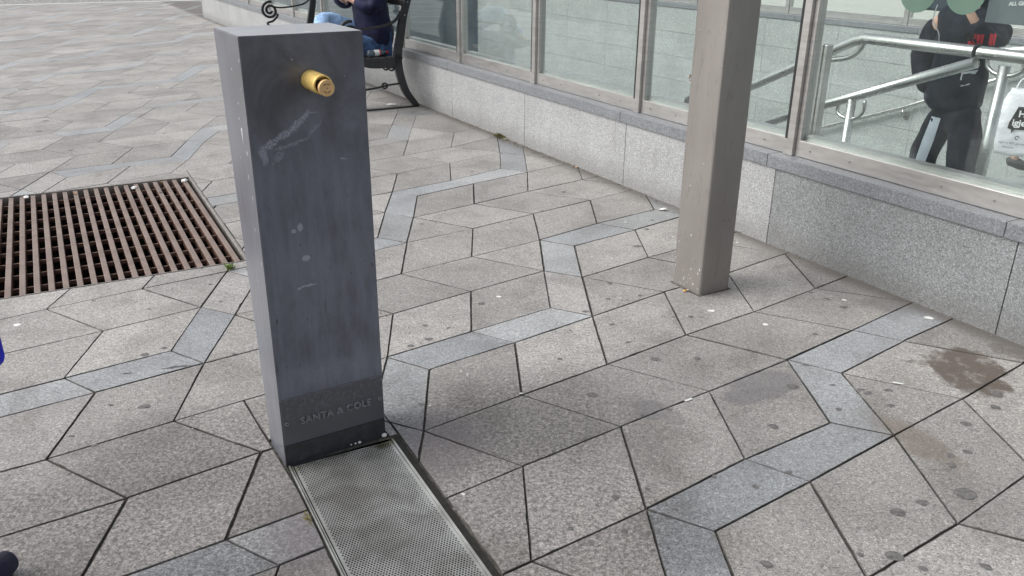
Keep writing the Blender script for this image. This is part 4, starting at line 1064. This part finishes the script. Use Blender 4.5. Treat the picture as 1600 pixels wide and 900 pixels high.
jean2 = {'hr': ((SP - .10, -.44, .64), .10), 'mr': ((SP - .075, -.62, .735), .09), 'kr': ((SP - .05, -.80, .80), .082), 'c2': ((SP + .08, -.87, .70), .066), 'ar': ((SP + .20, -.92, .595), .055)}
jean2E = E(['hr', 'mr', 'kr', 'c2', 'ar'])
def grow(N, k=1.15, kr=1.2):
    c = (SP + .02, -.34, .50)
    return {a: ((c[0] + (v[0][0] - c[0]) * k, c[1] + (v[0][1] - c[1]) * k, c[2] + (v[0][2] - c[2]) * (k if v[0][2] > c[2] else 1.0)), tuple(q * kr for q in v[1]) if isinstance(v[1], tuple) else v[1] * kr) for a, v in N.items()}
hn, jack, jean, jean2 = grow(hn, 1.15, 1.12), grow(jack, 1.22, 1.30), grow(jean), grow(jean2)
p1 = person('seated person in a navy jacket and jeans, legs crossed, holding a phone', (SP, -.5, 0), hn, he, (SP - .003, -.541, 1.489), -NN, m_hair,
            [('jacket', jack, jackE, m_navy, 2), ('trousers', jean, jeanE, m_jeans, 2), ('trouser_leg', jean2, jean2E, m_jeansl, 2)])
p1['trouser_leg']['label'] = 'pale washed denim leg crossed over the other'
for a_ in ((SP + .13, -.84, .10, SP + .14, -1.0, .045), (SP + .245, -.93, .55, SP + .38, -1.02, .56)):
    b = MB(); iv = p1['inv']
    b.tube([iv @ W(a_[0], a_[1] + .04, a_[2] - .02), iv @ W(a_[0], a_[1], a_[2] - .01), iv @ W((a_[0] + a_[3]) / 2, (a_[1] + a_[4]) / 2, (a_[2] + a_[5]) / 2), iv @ W(*a_[3:])], [.038, .048, .046, .032], 14)
    b.build('shoe', m_shoe, p1['root'], smooth=True)
ph = MB(); ph.box(-.037, .037, -.005, .005, -.075, .075, .004)
o = ph.build('phone', m_black); o.location = W(SP + .0, -.715, 1.10); o.rotation_euler = Euler((rad(-40), rad(10), WROT)); tag(o, 'dark phone held in the hands of the seated person', 'phone')
MB().box(-.033, .033, .0052, .0058, -.070, .070).build('screen', plain('phone_screen', (.10, .04, .04), .15), o)

# bottle lying on the bench
M_ = Mat('clear_plastic'); M_.set(color=(.50, .60, .68), rough=.08); M_.b.inputs['Transmission Weight'].default_value = .8; M_.b.inputs['IOR'].default_value = 1.2; m_pet = M_.m
bo = empty('plastic_bottle', W(-1.74, -.43, .535), WROT + rad(90 + 8), label='clear plastic bottle with a white and red label lying on the bench', cat='bottle')
# local x: across the bench (t), lying
prof = [(-.115, .004), (-.112, .026), (-.10, .031), (-.055, .031), (.02, .031), (.055, .026), (.085, .013), (.098, .012), (.100, .012)]
b = MB(); b.tube([(x, 0, 0) for x, r in prof], [r for x, r in prof], 24); b.build('bottle_body', m_pet, bo, smooth=True)
b = MB(); b.tube([(-.045, 0, 0), (.010, 0, 0)], .0318, 24, caps=False); b.build('bottle_label', m_white, bo, smooth=True)
b = MB(); b.tube([(.0105, 0, 0), (.022, 0, 0)], .0319, 24, caps=False); b.build('label_stripe', plain('red_print', (.55, .03, .05), .5), bo, smooth=True)
b = MB(); b.tube([(.099, 0, 0), (.118, 0, 0)], .0145, 18); b.build('cap', plain('red_cap', (.50, .02, .03), .4), bo)
b = MB(); b.tube([(.024, 0, 0), (.080, 0, 0)], [.0300, .014], 20, caps=True); b.build('drink', plain('dark_drink', (.02, .022, .04), .15), bo, smooth=True)
bo2 = empty('plastic_bottle', W(-1.78, -.52, .525), WROT + rad(90 - 14), label='dark second bottle lying behind the labelled one on the bench', cat='bottle')
b = MB(); b.tube([(x, 0, 0) for x, r in prof], [r * .8 for x, r in prof], 20); b.build('bottle_body', m_pet, bo2, smooth=True)

# --- person in black behind the glass
N2 = {'pel': ((3.03, 1.72, .66), .125), 'sp1': ((3.03, 1.71, .82), .12), 'ch': ((3.02, 1.70, 1.03), (.15, .11)), 'up': ((3.02, 1.69, 1.19), (.13, .09)), 'nk': ((3.02, 1.68, 1.28), .055),
      'hd0': ((3.02, 1.66, 1.35), .07), 'hd1': ((3.02, 1.65, 1.44), .088), 'hd2': ((3.02, 1.66, 1.51), .06),
      'sl': ((2.86, 1.66, 1.15), .06), 'el': ((2.80, 1.62, .90), .045), 'wl': ((2.93, 1.62, .72), .03),
      'sr': ((3.18, 1.74, 1.15), .06), 'er': ((3.27, 1.64, 1.00), .045), 'wr': ((3.19, 1.50, 1.17), .03),
      'hl': ((2.95, 1.71, .60), .095), 'kl': ((2.93, 1.66, .22), .06), 'al': ((2.86, 1.70, -.15), .04), 'tl': ((2.78, 1.56, -.215), .034),
      'hr': ((3.13, 1.73, .60), .095), 'kr': ((3.19, 1.68, .20), .06), 'ar': ((3.20, 1.74, -.06), .04), 'tr': ((3.12, 1.60, -.115), .034)}
E2 = E(['pel', 'sp1', 'ch', 'up', 'nk', 'hd0', 'hd1', 'hd2'], ['up', 'sl', 'el', 'wl'], ['up', 'sr', 'er', 'wr'], ['pel', 'hl', 'kl', 'al', 'tl'], ['pel', 'hr', 'kr', 'ar', 'tr'])
hn = dict(N2); he = list(E2)
add_hand(hn, he, 'wl', (.6, .3, -.5), (.3, -.8, 0), (.5, .2, -.3), 'HL', .075)
add_hand(hn, he, 'wr', (-.3, -.3, .8), (-.8, 0, .2), (-.2, -.6, .3), 'HR', .085)
hood = {'hem': ((3.03, 1.71, .575), (.19, .150)), 'pel': ((3.03, 1.71, .66), (.20, .155)), 'sp1': ((3.03, 1.71, .82), (.195, .15)), 'ch': ((3.02, 1.70, 1.03), (.195, .145)), 'up': ((3.02, 1.69, 1.18), (.165, .12)), 'col': ((3.02, 1.69, 1.26), .125), 'hb': ((3.02, 1.75, 1.33), .09),
        'sl': ((2.86, 1.66, 1.13), .088), 'ml': ((2.82, 1.64, 1.02), .080), 'el': ((2.80, 1.62, .90), .074), 'fl': ((2.86, 1.60, .79), .068), 'wl': ((2.93, 1.61, .69), .060),
        'sr': ((3.18, 1.74, 1.13), .088), 'mr': ((3.235, 1.69, 1.06), .080), 'er': ((3.26, 1.64, 1.01), .072), 'fr': ((3.225, 1.57, 1.08), .06), 'wr': ((3.195, 1.505, 1.165), .048)}
hoodE = E(['hem', 'pel', 'sp1', 'ch', 'up', 'col', 'hb'], ['up', 'sl', 'ml', 'el', 'fl', 'wl'], ['up', 'sr', 'mr', 'er', 'fr', 'wr'])
tro = {'pel': ((3.04, 1.72, .67), (.175, .135)), 'cr': ((3.045, 1.72, .56), (.17, .13)), 'hl': ((2.955, 1.70, .49), .115), 'ml': ((2.945, 1.68, .40), .105), 'kl': ((2.93, 1.66, .22), .092), 'cl': ((2.90, 1.68, .04), .088), 'al': ((2.87, 1.70, -.12), .082),
       'hr': ((3.14, 1.73, .49), .115), 'mr': ((3.17, 1.71, .40), .110), 'kr': ((3.195, 1.69, .20), .100), 'ar': ((3.20, 1.73, -.04), .088)}
troE = E(['pel', 'cr', 'hl', 'ml', 'kl', 'cl', 'al'], ['cr', 'hr', 'mr', 'kr', 'ar'])
p2 = person('person in dark hoodie and wide trousers with a pale side stripe behind the glass', (3.05, 1.7, 0), hn, he, (3.02, 1.65, 1.44), Vector((-.35, -.94, 0)), m_hairb,
            [('hoodie', hood, hoodE, m_dark, 2), ('trousers', tro, troE, m_dark, 2)])
for a_ in ((2.86, 1.70, -.175, 2.77, 1.55, -.22), (3.20, 1.74, -.085, 3.11, 1.58, -.12)):
    b = MB(); iv = p2['inv']
    b.tube([iv @ W(a_[0] + .02, a_[1] + .04, a_[2] - .01), iv @ W(a_[0], a_[1], a_[2]), iv @ W((a_[0] + a_[3]) / 2, (a_[1] + a_[4]) / 2, (a_[2] + a_[5]) / 2), iv @ W(*a_[3:])], [.036, .048, .046, .030], 14)
    b.build('shoe', m_shoe, p2['root'], smooth=True)
def conform(target, poly2d, frame, name, mat, parent, off=.004, res=10):
    """lay a thin patch (convex polygon in frame u,v) on a body surface: frame = (origin, u, v, dir) in parent space"""
    dg = bpy.context.evaluated_depsgraph_get(); bvh = BVHTree.FromPolygons([v.co for v in target.data.vertices], [p.vertices[:] for p in target.data.polygons])
    o_, u_, v_, d_ = frame; b = MB()
    f0 = b.bm.faces.new([b.bm.verts.new((p[0], p[1], 0)) for p in poly2d])
    xs = [p[0] for p in poly2d]; ys = [p[1] for p in poly2d]
    for ax in (0, 1):
        lo, hi = (min(xs), max(xs)) if ax == 0 else (min(ys), max(ys))
        for k in range(1, res):
            c_ = lo + (hi - lo) * k / res
            bmesh.ops.bisect_plane(b.bm, geom=b.bm.verts[:] + b.bm.edges[:] + b.bm.faces[:], plane_co=(c_, c_, 0), plane_no=(1, 0, 0) if ax == 0 else (0, 1, 0))
    last = None
    for v in b.bm.verts:
        p = o_ + u_ * v.co.x + v_ * v.co.y
        h = bvh.ray_cast(p, d_)
        if h[0] is not None: v.co = h[0] - d_ * off; last = v.co.copy()
        else: v.co = (p + d_ * ((last - p).dot(d_) if last else .5))
    o = b.build(name, mat, parent, smooth=True)
    return o
vd = (W(3.05, 1.7, .7) - Vector((0, 0, 1.6))); vd.normalize(); vh = Vector((vd.x, vd.y, 0)).normalized(); vr = Vector((vh.y, -vh.x, 0)); vu = Vector((0, 0, 1))
def fr2(s, t, z): return (p2['inv'] @ W(s, t, z) - vh * 1.0, vr, vu, vh)
m_red = plain('red_print', (.50, .02, .035), .6); m_stripe = cloth('pale_stripe', (.50, .54, .60), .1); m_pale = plain('pale_print', (.55, .57, .60), .7)
conform(p2['trousers'], [(-.04, -.03), (.015, -.03), (.0, -.18), (-.03, -.36), (-.06, -.52), (-.12, -.62), (-.10, -.42), (-.07, -.2)], fr2(2.96, 1.7, .575), 'side_stripe', m_stripe, p2['trousers'])
for x0, x1 in ((-.005, .012), (.016, .034), (.038, .056), (.06, .075)):
    conform(p2['hoodie'], [(x0, 0), (x1, 0), (x1, .085), (x0, .088)], fr2(3.06, 1.7, 1.005), 'chest_print', m_red, p2['hoodie'], res=3)
for x0, x1 in ((.105, .125), (.128, .140)):
    conform(p2['hoodie'], [(x0, .03), (x1, .02), (x1, .085), (x0, .095)], fr2(3.06, 1.7, 1.005), 'chest_print', m_red, p2['hoodie'], res=3)
for pl_ in ([(0, 0), (.008, 0), (.008, .06), (0, .06)], [(.01, .035), (.085, .05), (.09, .062), (.01, .048)], [(.03, .045), (.075, .035), (.085, .05), (.04, .055)], [(.01, -.04), (.03, -.035), (.028, -.028), (.01, -.032)], [(.035, -.035), (.06, -.025), (.058, -.018), (.035, -.028)]):
    conform(p2['hoodie'], pl_, fr2(3.055, 1.7, .80), 'waist_print', m_pale, p2['hoodie'], res=3)
# cord of earphones
b = MB(); iv = p2['inv']
b.tube(catmull([iv @ W(2.92, 1.52, 1.24), iv @ W(2.93, 1.49, 1.15), iv @ W(3.0, 1.475, 1.07), iv @ W(3.01, 1.47, .98)], 5), .0035, 8); b.build('earphone_cord', plain('grey_cord', (.3, .3, .32), .6), p2['root'])
# shoulder bag slung behind the person in black
sb = empty('shoulder_bag', W(2.72, 1.9, 1.1), WROT, label='slate blue bag slung behind the person in the dark hoodie', cat='bag')
b = MB(); b.box(-.15, .10, -.05, .06, .075, .33, .02); b.build('bag_body', cloth('slate_canvas', (.045, .065, .085), .2), sb)
b = MB(); b.tube(catmull([(-.1, 0, .32), (.02, -.02, .42), (.2, -.1, .40)], 5), .012, 8); b.build('strap', m_dark, sb)

# --- walking person with the carrier bag at the right edge
N3 = {'pel': ((2.16, 4.62, .42), .125), 'sp1': ((2.16, 4.62, .58), .12), 'ch': ((2.15, 4.62, .80), (.15, .11)), 'up': ((2.14, 4.61, .96), (.13, .09)), 'nk': ((2.13, 4.6, 1.05), .055),
      'hd0': ((2.12, 4.59, 1.12), .07), 'hd1': ((2.12, 4.58, 1.21), .088), 'hd2': ((2.12, 4.59, 1.28), .06),
      'sl': ((1.99, 4.56, .92), .06), 'el': ((1.90, 4.52, .68), .045), 'wl': ((1.98, 4.46, .50), .03),
      'sr': ((2.31, 4.66, .92), .06), 'er': ((2.40, 4.62, .70), .045), 'wr': ((2.36, 4.50, .50), .03),
      'hl': ((2.08, 4.60, .36), .09), 'kl': ((1.94, 4.56, .02), .058), 'al': ((1.90, 4.60, -.32), .038), 'tl': ((1.995, 4.62, -.375), .034),
      'hr': ((2.25, 4.64, .36), .09), 'kr': ((2.34, 4.62, -.02), .058), 'ar': ((2.42, 4.66, -.36), .038), 'tr': ((2.54, 4.66, -.36), .034)}
hn = dict(N3); he = list(E2)
add_hand(hn, he, 'wl', (0, 0, -1), (.2, -.9, 0), (.6, 0, -.3), 'HL', .08); add_hand(hn, he, 'wr', (0, -.3, -1), (-.2, -.9, 0), (-.6, 0, -.3), 'HR', .08)
top3 = {'pel': ((2.16, 4.62, .42), (.18, .14)), 'sp1': ((2.16, 4.62, .58), (.17, .135)), 'ch': ((2.15, 4.62, .80), (.18, .135)), 'up': ((2.14, 4.61, .96), (.16, .12)), 'col': ((2.135, 4.605, 1.04), .08),
        'sl': ((1.99, 4.56, .92), .08), 'el': ((1.91, 4.53, .72), .065), 'sr': ((2.31, 4.66, .92), .08), 'er': ((2.39, 4.62, .72), .065)}
top3E = E(['pel', 'sp1', 'ch', 'up', 'col'], ['up', 'sl', 'el'], ['up', 'sr', 'er'])
sh3 = {'pel': ((2.16, 4.62, .40), (.165, .13)), 'hl': ((2.08, 4.60, .30), .11), 'ml': ((2.0, 4.58, .12), .095), 'hr': ((2.25, 4.64, .30), .11), 'mr': ((2.31, 4.63, .12), .095)}
p3 = person('person walking up the stairs at the right edge beside a white carrier bag', (2.16, 4.6, -.4), hn, he, (2.12, 4.58, 1.21), Vector((.9, -.4, 0)), m_hair,
            [('shirt', top3, top3E, m_dark, 2), ('shorts', sh3, E(['pel', 'hl', 'ml'], ['pel', 'hr', 'mr']), m_shoe, 2)])
for a_ in ((1.90, 4.60, -.335, 2.04, 4.635, -.385), (2.42, 4.66, -.37, 2.57, 4.68, -.385)):
    b = MB(); iv = p3['inv']
    b.tube([iv @ W(a_[0] - .045, a_[1] - .01, a_[2] - .02), iv @ W(a_[0] - .01, a_[1], a_[2] - .005), iv @ W((a_[0] + a_[3]) / 2, (a_[1] + a_[4]) / 2, (a_[2] + a_[5]) / 2 - .005), iv @ W(*a_[3:])], [.042, .052, .048, .030], 14)
    b.build('shoe', m_shoe, p3['root'], smooth=True)
# carrier bag
cbag = empty('carrier_bag', W(2.06, 4.35, -.2), WROT + rad(28), label='white plastic carrier bag with a black speech bubble print', cat='bag')
M_ = Mat('white_plastic_film'); n_ = M_.noise(9, 4, .6); M_.set(color=M_.mix(M_.mr(n_, .3, .7), (.62, .63, .66), (.74, .75, .78)), rough=.4); M_.bump(n_, .03, .6); m_film = M_.m
bm = bmesh.new()
nu, nv = 20, 14; grid = []
for j in range(nv + 1):
    v = j / nv; z = -.02 + .60 * v; wv_ = .235 * (.80 + .2 * min(1, v * 3)) * (1 - .30 * max(0, v - .7) / .3); dv = .085 * math.sin(math.pi * min(.999, .12 + .8 * v)) ** .7
    ring = []
    for i in range(nu):
        a_ = 2 * math.pi * i / nu; ca, sa = math.cos(a_), math.sin(a_)
        x = wv_ * math.copysign(abs(ca) ** .6, ca); y = dv * math.copysign(abs(sa) ** .8, sa)
        ring.append(bm.verts.new((x + random.uniform(-.006, .006), y + random.uniform(-.006, .006), z + random.uniform(-.006, .006))))
    grid.append(ring)
for j in range(nv):
    for i in range(nu): bm.faces.new((grid[j][i], grid[j][(i + 1) % nu], grid[j + 1][(i + 1) % nu], grid[j + 1][i]))
bm.faces.new(grid[0][::-1]); bm.faces.new(grid[-1])
bmesh.ops.recalc_face_normals(bm, faces=bm.faces)
me = bpy.data.meshes.new('bag_body'); bm.to_mesh(me); bm.free(); bagb = link('bag_body', me, m_film, cbag, True)
bub = conform(bagb, [(-.115, .0), (.33, .0), (.33, .21), (-.075, .23), (-.105, .10)], (Vector((0, -.6, .20)), Vector((1, 0, 0)), Vector((0, 0, 1)), Vector((0, 1, 0))), 'bubble_print', m_black, cbag, off=.003, res=6) if False else None
b = MB(); b.bm.faces.new([b.bm.verts.new((x, -.0925 + 0 * x, z)) for x, z in ((-.125, .235), (-.09, .225), (-.088, .185), (-.07, .228), (.15, .24), (.17, .44), (-.075, .435), (-.12, .29))])
b.build('bubble_print', m_black, bagb)
for tx_, x_, z_, s_ in (('Hei', -.062, .345, .082), ('igjen', -.098, .265, .082)):
    text_obj(tx_, s_, m_white, bagb, (x_, -.0945, z_), (rad(90), 0, 0), bold=.002, depth=.0004)
for tx_, x_, z_, s_ in (('laget av 80% gjenvunnet', -.17, .095, .026), ('Plastpose', -.13, .055, .024)):
    text_obj(tx_, s_, m_black, bagb, (x_, -.0925, z_), (rad(90), 0, 0), depth=.0003)
b = MB(); b.ribbon([Vector((-.03 + math.cos(rad(k)) * .016, -.0920, .155 + math.sin(rad(k)) * .016)) for k in range(0, 320, 20)], .003, (0, 1, 0), -.0005, .0005); b.build('recycling_mark', m_black, bagb)
for x in (-.08, .08):
    b = MB(); b.tube(catmull([(x - .05, -.02, .56), (x - .02, 0, .66), (0, 0, .72), (x * .2, 0, .72)], 4), .008, 8); b.build('handle', m_film, cbag)

# --- person further down the stairs, mostly hidden by the steel post
ds, dt_, dz = -.20, 2.5, -1.41
N4 = {k: ((v[0][0] - 3.03 + ds, v[0][1] - 1.72 + dt_, v[0][2] - .66 + dz + .95), v[1]) for k, v in N2.items()}
N4['er'] = ((ds + .20, dt_ - .12, dz + 1.15), .045); N4['wr'] = ((ds + .05, dt_ - .3, dz + 1.10), .03)
hn = dict(N4); he = list(E2)
add_hand(hn, he, 'wl', (.1, -.3, -.7), (.3, -.8, 0), (.5, .2, -.3), 'HL', .08); add_hand(hn, he, 'wr', (-.5, -.4, .1), (0, 0, 1), (-.4, -.3, -.3), 'HR', .08)
h4 = {k: ((v[0][0] - 3.03 + ds, v[0][1] - 1.72 + dt_, v[0][2] - .66 + dz + .95), v[1]) for k, v in hood.items()}
for k_ in ('hb', 'fr', 'wr', 'er', 'mr'): h4.pop(k_)
h4E = [e for e in hoodE if e[0] in h4 and e[1] in h4]
t4 = {k: ((v[0][0] - 3.03 + ds, v[0][1] - 1.72 + dt_, v[0][2] - .66 + dz + .95), v[1]) for k, v in tro.items()}
hd4 = N4['hd1'][0]
p4 = person('brown haired person going down the stairs half hidden behind the steel post', (ds, dt_, dz), hn, he, hd4, Vector((-.5, .3, 0)), m_hair,
            [('jacket', h4, h4E, m_shoe, 2), ('trousers', t4, troE, m_jeans, 2)])

# ================================================================== LEFT EDGE
# passer-by standing just outside the frame, only a trouser leg tip and a blue bag reach in
ub = empty('blue_bag', (-1.459, 2.12, .44), rad(8), label='bright blue bag just reaching in at the left edge', cat='bag')
b = MB(); b.box(-.30, .0, -.06, .06, .01, .32, .02); b.build('bag_body', plain('bright_blue_nylon', (.004, .008, .55), .8, var=.15), ub)
b = MB(); b.tube(catmull([(-.24, 0, .31), (-.20, 0, .42), (-.10, 0, .42), (-.06, 0, .31)], 6), .01, 8); b.build('handle', m_black, ub)
tp = empty('person', (-1.475, 1.605, 0), 0, label='person at the lower left corner of whom only a dark navy trouser leg shows', cat='person')
def T4(x, y, z): return Vector((x, y, z))
NB = {'pel': ((-.05, -.12, .94), .13), 'sp1': ((-.05, -.12, 1.10), .12), 'ch': ((-.05, -.12, 1.30), (.15, .11)), 'up': ((-.05, -.12, 1.44), (.13, .09)), 'nk': ((-.05, -.11, 1.53), .055), 'hd0': ((-.05, -.09, 1.60), .07), 'hd1': ((-.05, -.085, 1.68), .088), 'hd2': ((-.05, -.09, 1.75), .06),
      'sl': ((-.22, -.12, 1.42), .06), 'el': ((-.29, -.12, 1.15), .045), 'wl': ((-.27, -.02, .92), .03), 'sr': ((.12, -.12, 1.42), .06), 'er': ((.08, .12, 1.18), .045), 'wr': ((-.08, .40, .97), .03),
      'hl': ((-.15, -.12, .86), .09), 'kl': ((-.15, -.08, .48), .06), 'al': ((-.15, -.10, .10), .04), 'tl': ((-.16, .08, .04), .034),
      'hr': ((.04, -.12, .86), .09), 'kr': ((.06, .0, .48), .06), 'ar': ((.08, .0, .10), .04), 'tr': ((.10, .16, .04), .034)}
hn = dict(NB); he = list(E2)
add_hand(hn, he, 'wl', (0, .1, -1), (.2, .9, 0), (.5, 0, -.3), 'HL', .085); add_hand(hn, he, 'wr', (-.1, .7, -.7), (-.8, .3, 0), (0, -.3, -1), 'HR', .085)
hn = {k: (v[0], (tuple(q * .74 for q in v[1]) if isinstance(v[1], tuple) else v[1] * .74) if k in ('pel', 'sp1', 'ch', 'up', 'sl', 'sr', 'el', 'er', 'hl', 'hr', 'kl', 'kr') else v[1]) for k, v in hn.items()}
skin_mesh('body', hn, he, m_skin, tp); add_face(tp, (-.05, -.085, 1.68), (0, 1, 0), m_hairb)
ct = {'pel': ((-.05, -.12, .90), (.19, .15)), 'sp1': ((-.05, -.12, 1.10), (.185, .145)), 'ch': ((-.05, -.12, 1.30), (.19, .14)), 'up': ((-.05, -.12, 1.44), (.18, .13)), 'col': ((-.05, -.11, 1.52), .09), 'sl': ((-.22, -.12, 1.42), .095), 'el': ((-.29, -.12, 1.15), .068), 'wl': ((-.275, -.04, .97), .05), 'sr': ((.12, -.12, 1.42), .095), 'er': ((.08, .12, 1.18), .072), 'wr': ((-.06, .34, 1.00), .05)}
skin_mesh('jacket', ct, E(['pel', 'sp1', 'ch', 'up', 'col'], ['up', 'sl', 'el', 'wl'], ['up', 'sr', 'er', 'wr']), m_navy, tp)
tt = {'pel': ((-.05, -.12, .90), (.165, .13)), 'hl': ((-.15, -.12, .80), .115), 'kl': ((-.15, -.08, .48), .095), 'al': ((-.15, -.10, .10), .085), 'hr': ((.04, -.12, .80), .115), 'kr': ((.07, .0, .48), .095), 'ar': ((.10, .02, .10), .095)}
skin_mesh('trousers', tt, E(['pel', 'hl', 'kl', 'al'], ['pel', 'hr', 'kr', 'ar']), m_dark, tp)
for x in (-.15, .10):
    b = MB(); b.tube([(x, -.08, .05), (x, -.02, .06), (x + .01, .10, .05), (x + .02, .20, .035)], [.045, .055, .05, .032], 16); b.build('shoe', m_navy, tp, smooth=True)

# ================================================================== LITTER AND WEEDS
m_paper = plain('crumpled_paper', (.70, .70, .68), .8, var=.1); m_filter = plain('orange_filter', (.66, .36, .10), .8, var=.2, sc=200)
def scrap(x, y, r, label, name='paper_scrap', cat='litter', mat=m_paper, z=.003, group=None):
    bm = bmesh.new(); bmesh.ops.create_icosphere(bm, subdivisions=2, radius=r)
    for v in bm.verts:
        k = random.uniform(.65, 1.25); v.co = Vector((v.co.x * k * 1.5, v.co.y * k, v.co.z * k * .35))
    me = bpy.data.meshes.new(name); bm.to_mesh(me); bm.free()
    o = link(name, me, mat); o.location = (x, y, z + r * .3); o.rotation_euler = (0, 0, random.uniform(0, 3)); return tag(o, label, cat, group)
b = MB(); b.tube([(-.013, 0, 0), (.006, 0, 0)], .0045, 12); o = b.build('cigarette_butt', m_filter)
o.location = W(3.527, -.885, .0075); o.rotation_euler = (0, 0, rad(25)); tag(o, 'orange cigarette butt lying against the foot of the steel post', 'cigarette butt')
b = MB(); b.tube([(.006, 0, 0), (.014, 0, 0)], .0043, 12); b.build('paper_end', m_paper, o)
o = MB().box(-.018, .018, -.005, .005, 0, .003, .001).build('paper_scrap', m_paper); o.location = (.668, 2.755, .003); o.rotation_euler = (0, 0, rad(32)); tag(o, 'small white paper strip lying in a joint in the middle of the paving', 'litter')
o = MB().box(-.020, .020, -.004, .004, 0, .003, .001).build('paper_scrap', m_paper); o.location = (1.516, 2.899, .003); o.rotation_euler = (0, 0, rad(-20)); tag(o, 'thin white paper strip in the joint beside the brown stain', 'litter')
scrap(*W(-1.75, -.30, 0)[:2], .034, 'crumpled white tissue on the ground under the nearer bench')
scrap(.965, 5.16, .018, 'white crumb of litter at the foot of the wall left of the steel post')
q = HO + HX * .035 + HB * .10; scrap(q.x, q.y, .022, 'pale scrap caught in the far corner of the rusty grate', z=-.002)
q = HO + HX * 1.02 + HB * .06; scrap(q.x, q.y, .018, 'round white blob lying at the far edge of the rusty grate', z=-.002)
q = HO + HX * .37 + HB * .12; scrap(q.x, q.y, .020, 'crumpled grey-white wrapper between the bars of the rusty grate', z=-.006)
m_leaf = plain('yellow_leaf', (.45, .25, .04), .7)
def leaf(x, y, z, r, label, mat=m_leaf):
    bm = bmesh.new(); pts = [(-1, 0), (-.5, .38), (.1, .45), (.7, .25), (1.1, 0), (.7, -.25), (.1, -.45), (-.5, -.38)]
    vs = [bm.verts.new((p[0] * r, p[1] * r, abs(p[1]) * r * .3)) for p in pts]; c = bm.verts.new((0, 0, -.001))
    for i in range(8): bm.faces.new((vs[i], vs[(i + 1) % 8], c))
    me = bpy.data.meshes.new('fallen_leaf'); bm.to_mesh(me); bm.free(); o = link('fallen_leaf', me, mat); o.location = (x, y, z); o.rotation_euler = (.1, .15, random.uniform(0, 6)); return tag(o, label, 'leaf')
q = HO + HX * .74 + HB * .10; leaf(q.x, q.y, .001, .024, 'small yellow leaf at the far edge of the rusty grate')
q = HO + HX * .19 + HB * .06; leaf(q.x, q.y, .001, .018, 'small orange leaf near the far corner of the rusty grate')
leaf(*W(1.25, -.02, 0)[:2], .006, .020, 'tan leaf at the wall foot between bench and steel post', plain('tan_leaf', (.42, .26, .16), .8))
# small weeds
m_green = plain('weed_green', (.13, .20, .035), .7, var=.3, sc=90); m_dry = plain('dry_moss', (.14, .125, .05), .9, var=.4, sc=80)
def weed(loc, r, n, label, mat, h=.02):
    b = MB()
    for _ in range(n):
        a_ = random.uniform(0, 6.28); d_ = random.uniform(0, r); x, y = math.cos(a_) * d_ * 1.5, math.sin(a_) * d_ * .6
        l = random.uniform(.4, 1) * h; a2 = random.uniform(0, 6.28); tip = Vector((x + math.cos(a2) * l, y + math.sin(a2) * l, random.uniform(.3, 1) * h)); sd2 = Vector((-math.sin(a2), math.cos(a2), 0)) * l * .22
        mdl = (Vector((x, y, .002)) + tip) / 2 + Vector((0, 0, h * .2))
        b.bm.faces.new([b.bm.verts.new(p) for p in (Vector((x, y, 0)), mdl - sd2, tip, mdl + sd2)])
    o = b.build('weed', mat); o.location = loc; o.rotation_euler = (0, 0, WROT); return tag(o, label, 'weed')
weed((-1.473, 4.07, 0), .028, 60, 'bright green weed in the joint at the near corner of the rusty grate', m_green, .026)
weed(W(.05, -.025, 0), .07, 160, 'tuft of dry moss at the foot of the wall beside the bench', m_dry, .03)
weed(W(.16, -.03, 0), .03, 40, 'small pale tuft right of the dry moss at the wall foot', plain('pale_grass', (.42, .42, .30), .8), .018)
weed((-.600, 2.035, -.004), .02, 26, 'yellow-green moss crumb beside the perforated drain plate', plain('yellow_moss', (.22, .19, .04), .8), .014)
# line of grit where slabs and wall meet
b = MB()
for _ in range(700):
    s_ = random.uniform(-6, 4.6); t_ = -abs(random.gauss(0, .035)) - .002
    if random.random() < .5: s_ = random.gauss(.1, .9)
    r = random.uniform(.0015, .0055); p = W(s_, t_, .003)
    bmesh.ops.create_icosphere(b.bm, subdivisions=1, radius=r, matrix=Matrix.Translation(p) @ Matrix.Diagonal((1.3, .8, .5, 1)))
tag(b.build('grit', plain('grit_and_crumbs', (.20, .17, .13), .9, var=.6, sc=60)), 'loose grit and crumbs along the foot of the granite wall', 'grit', kind='stuff')
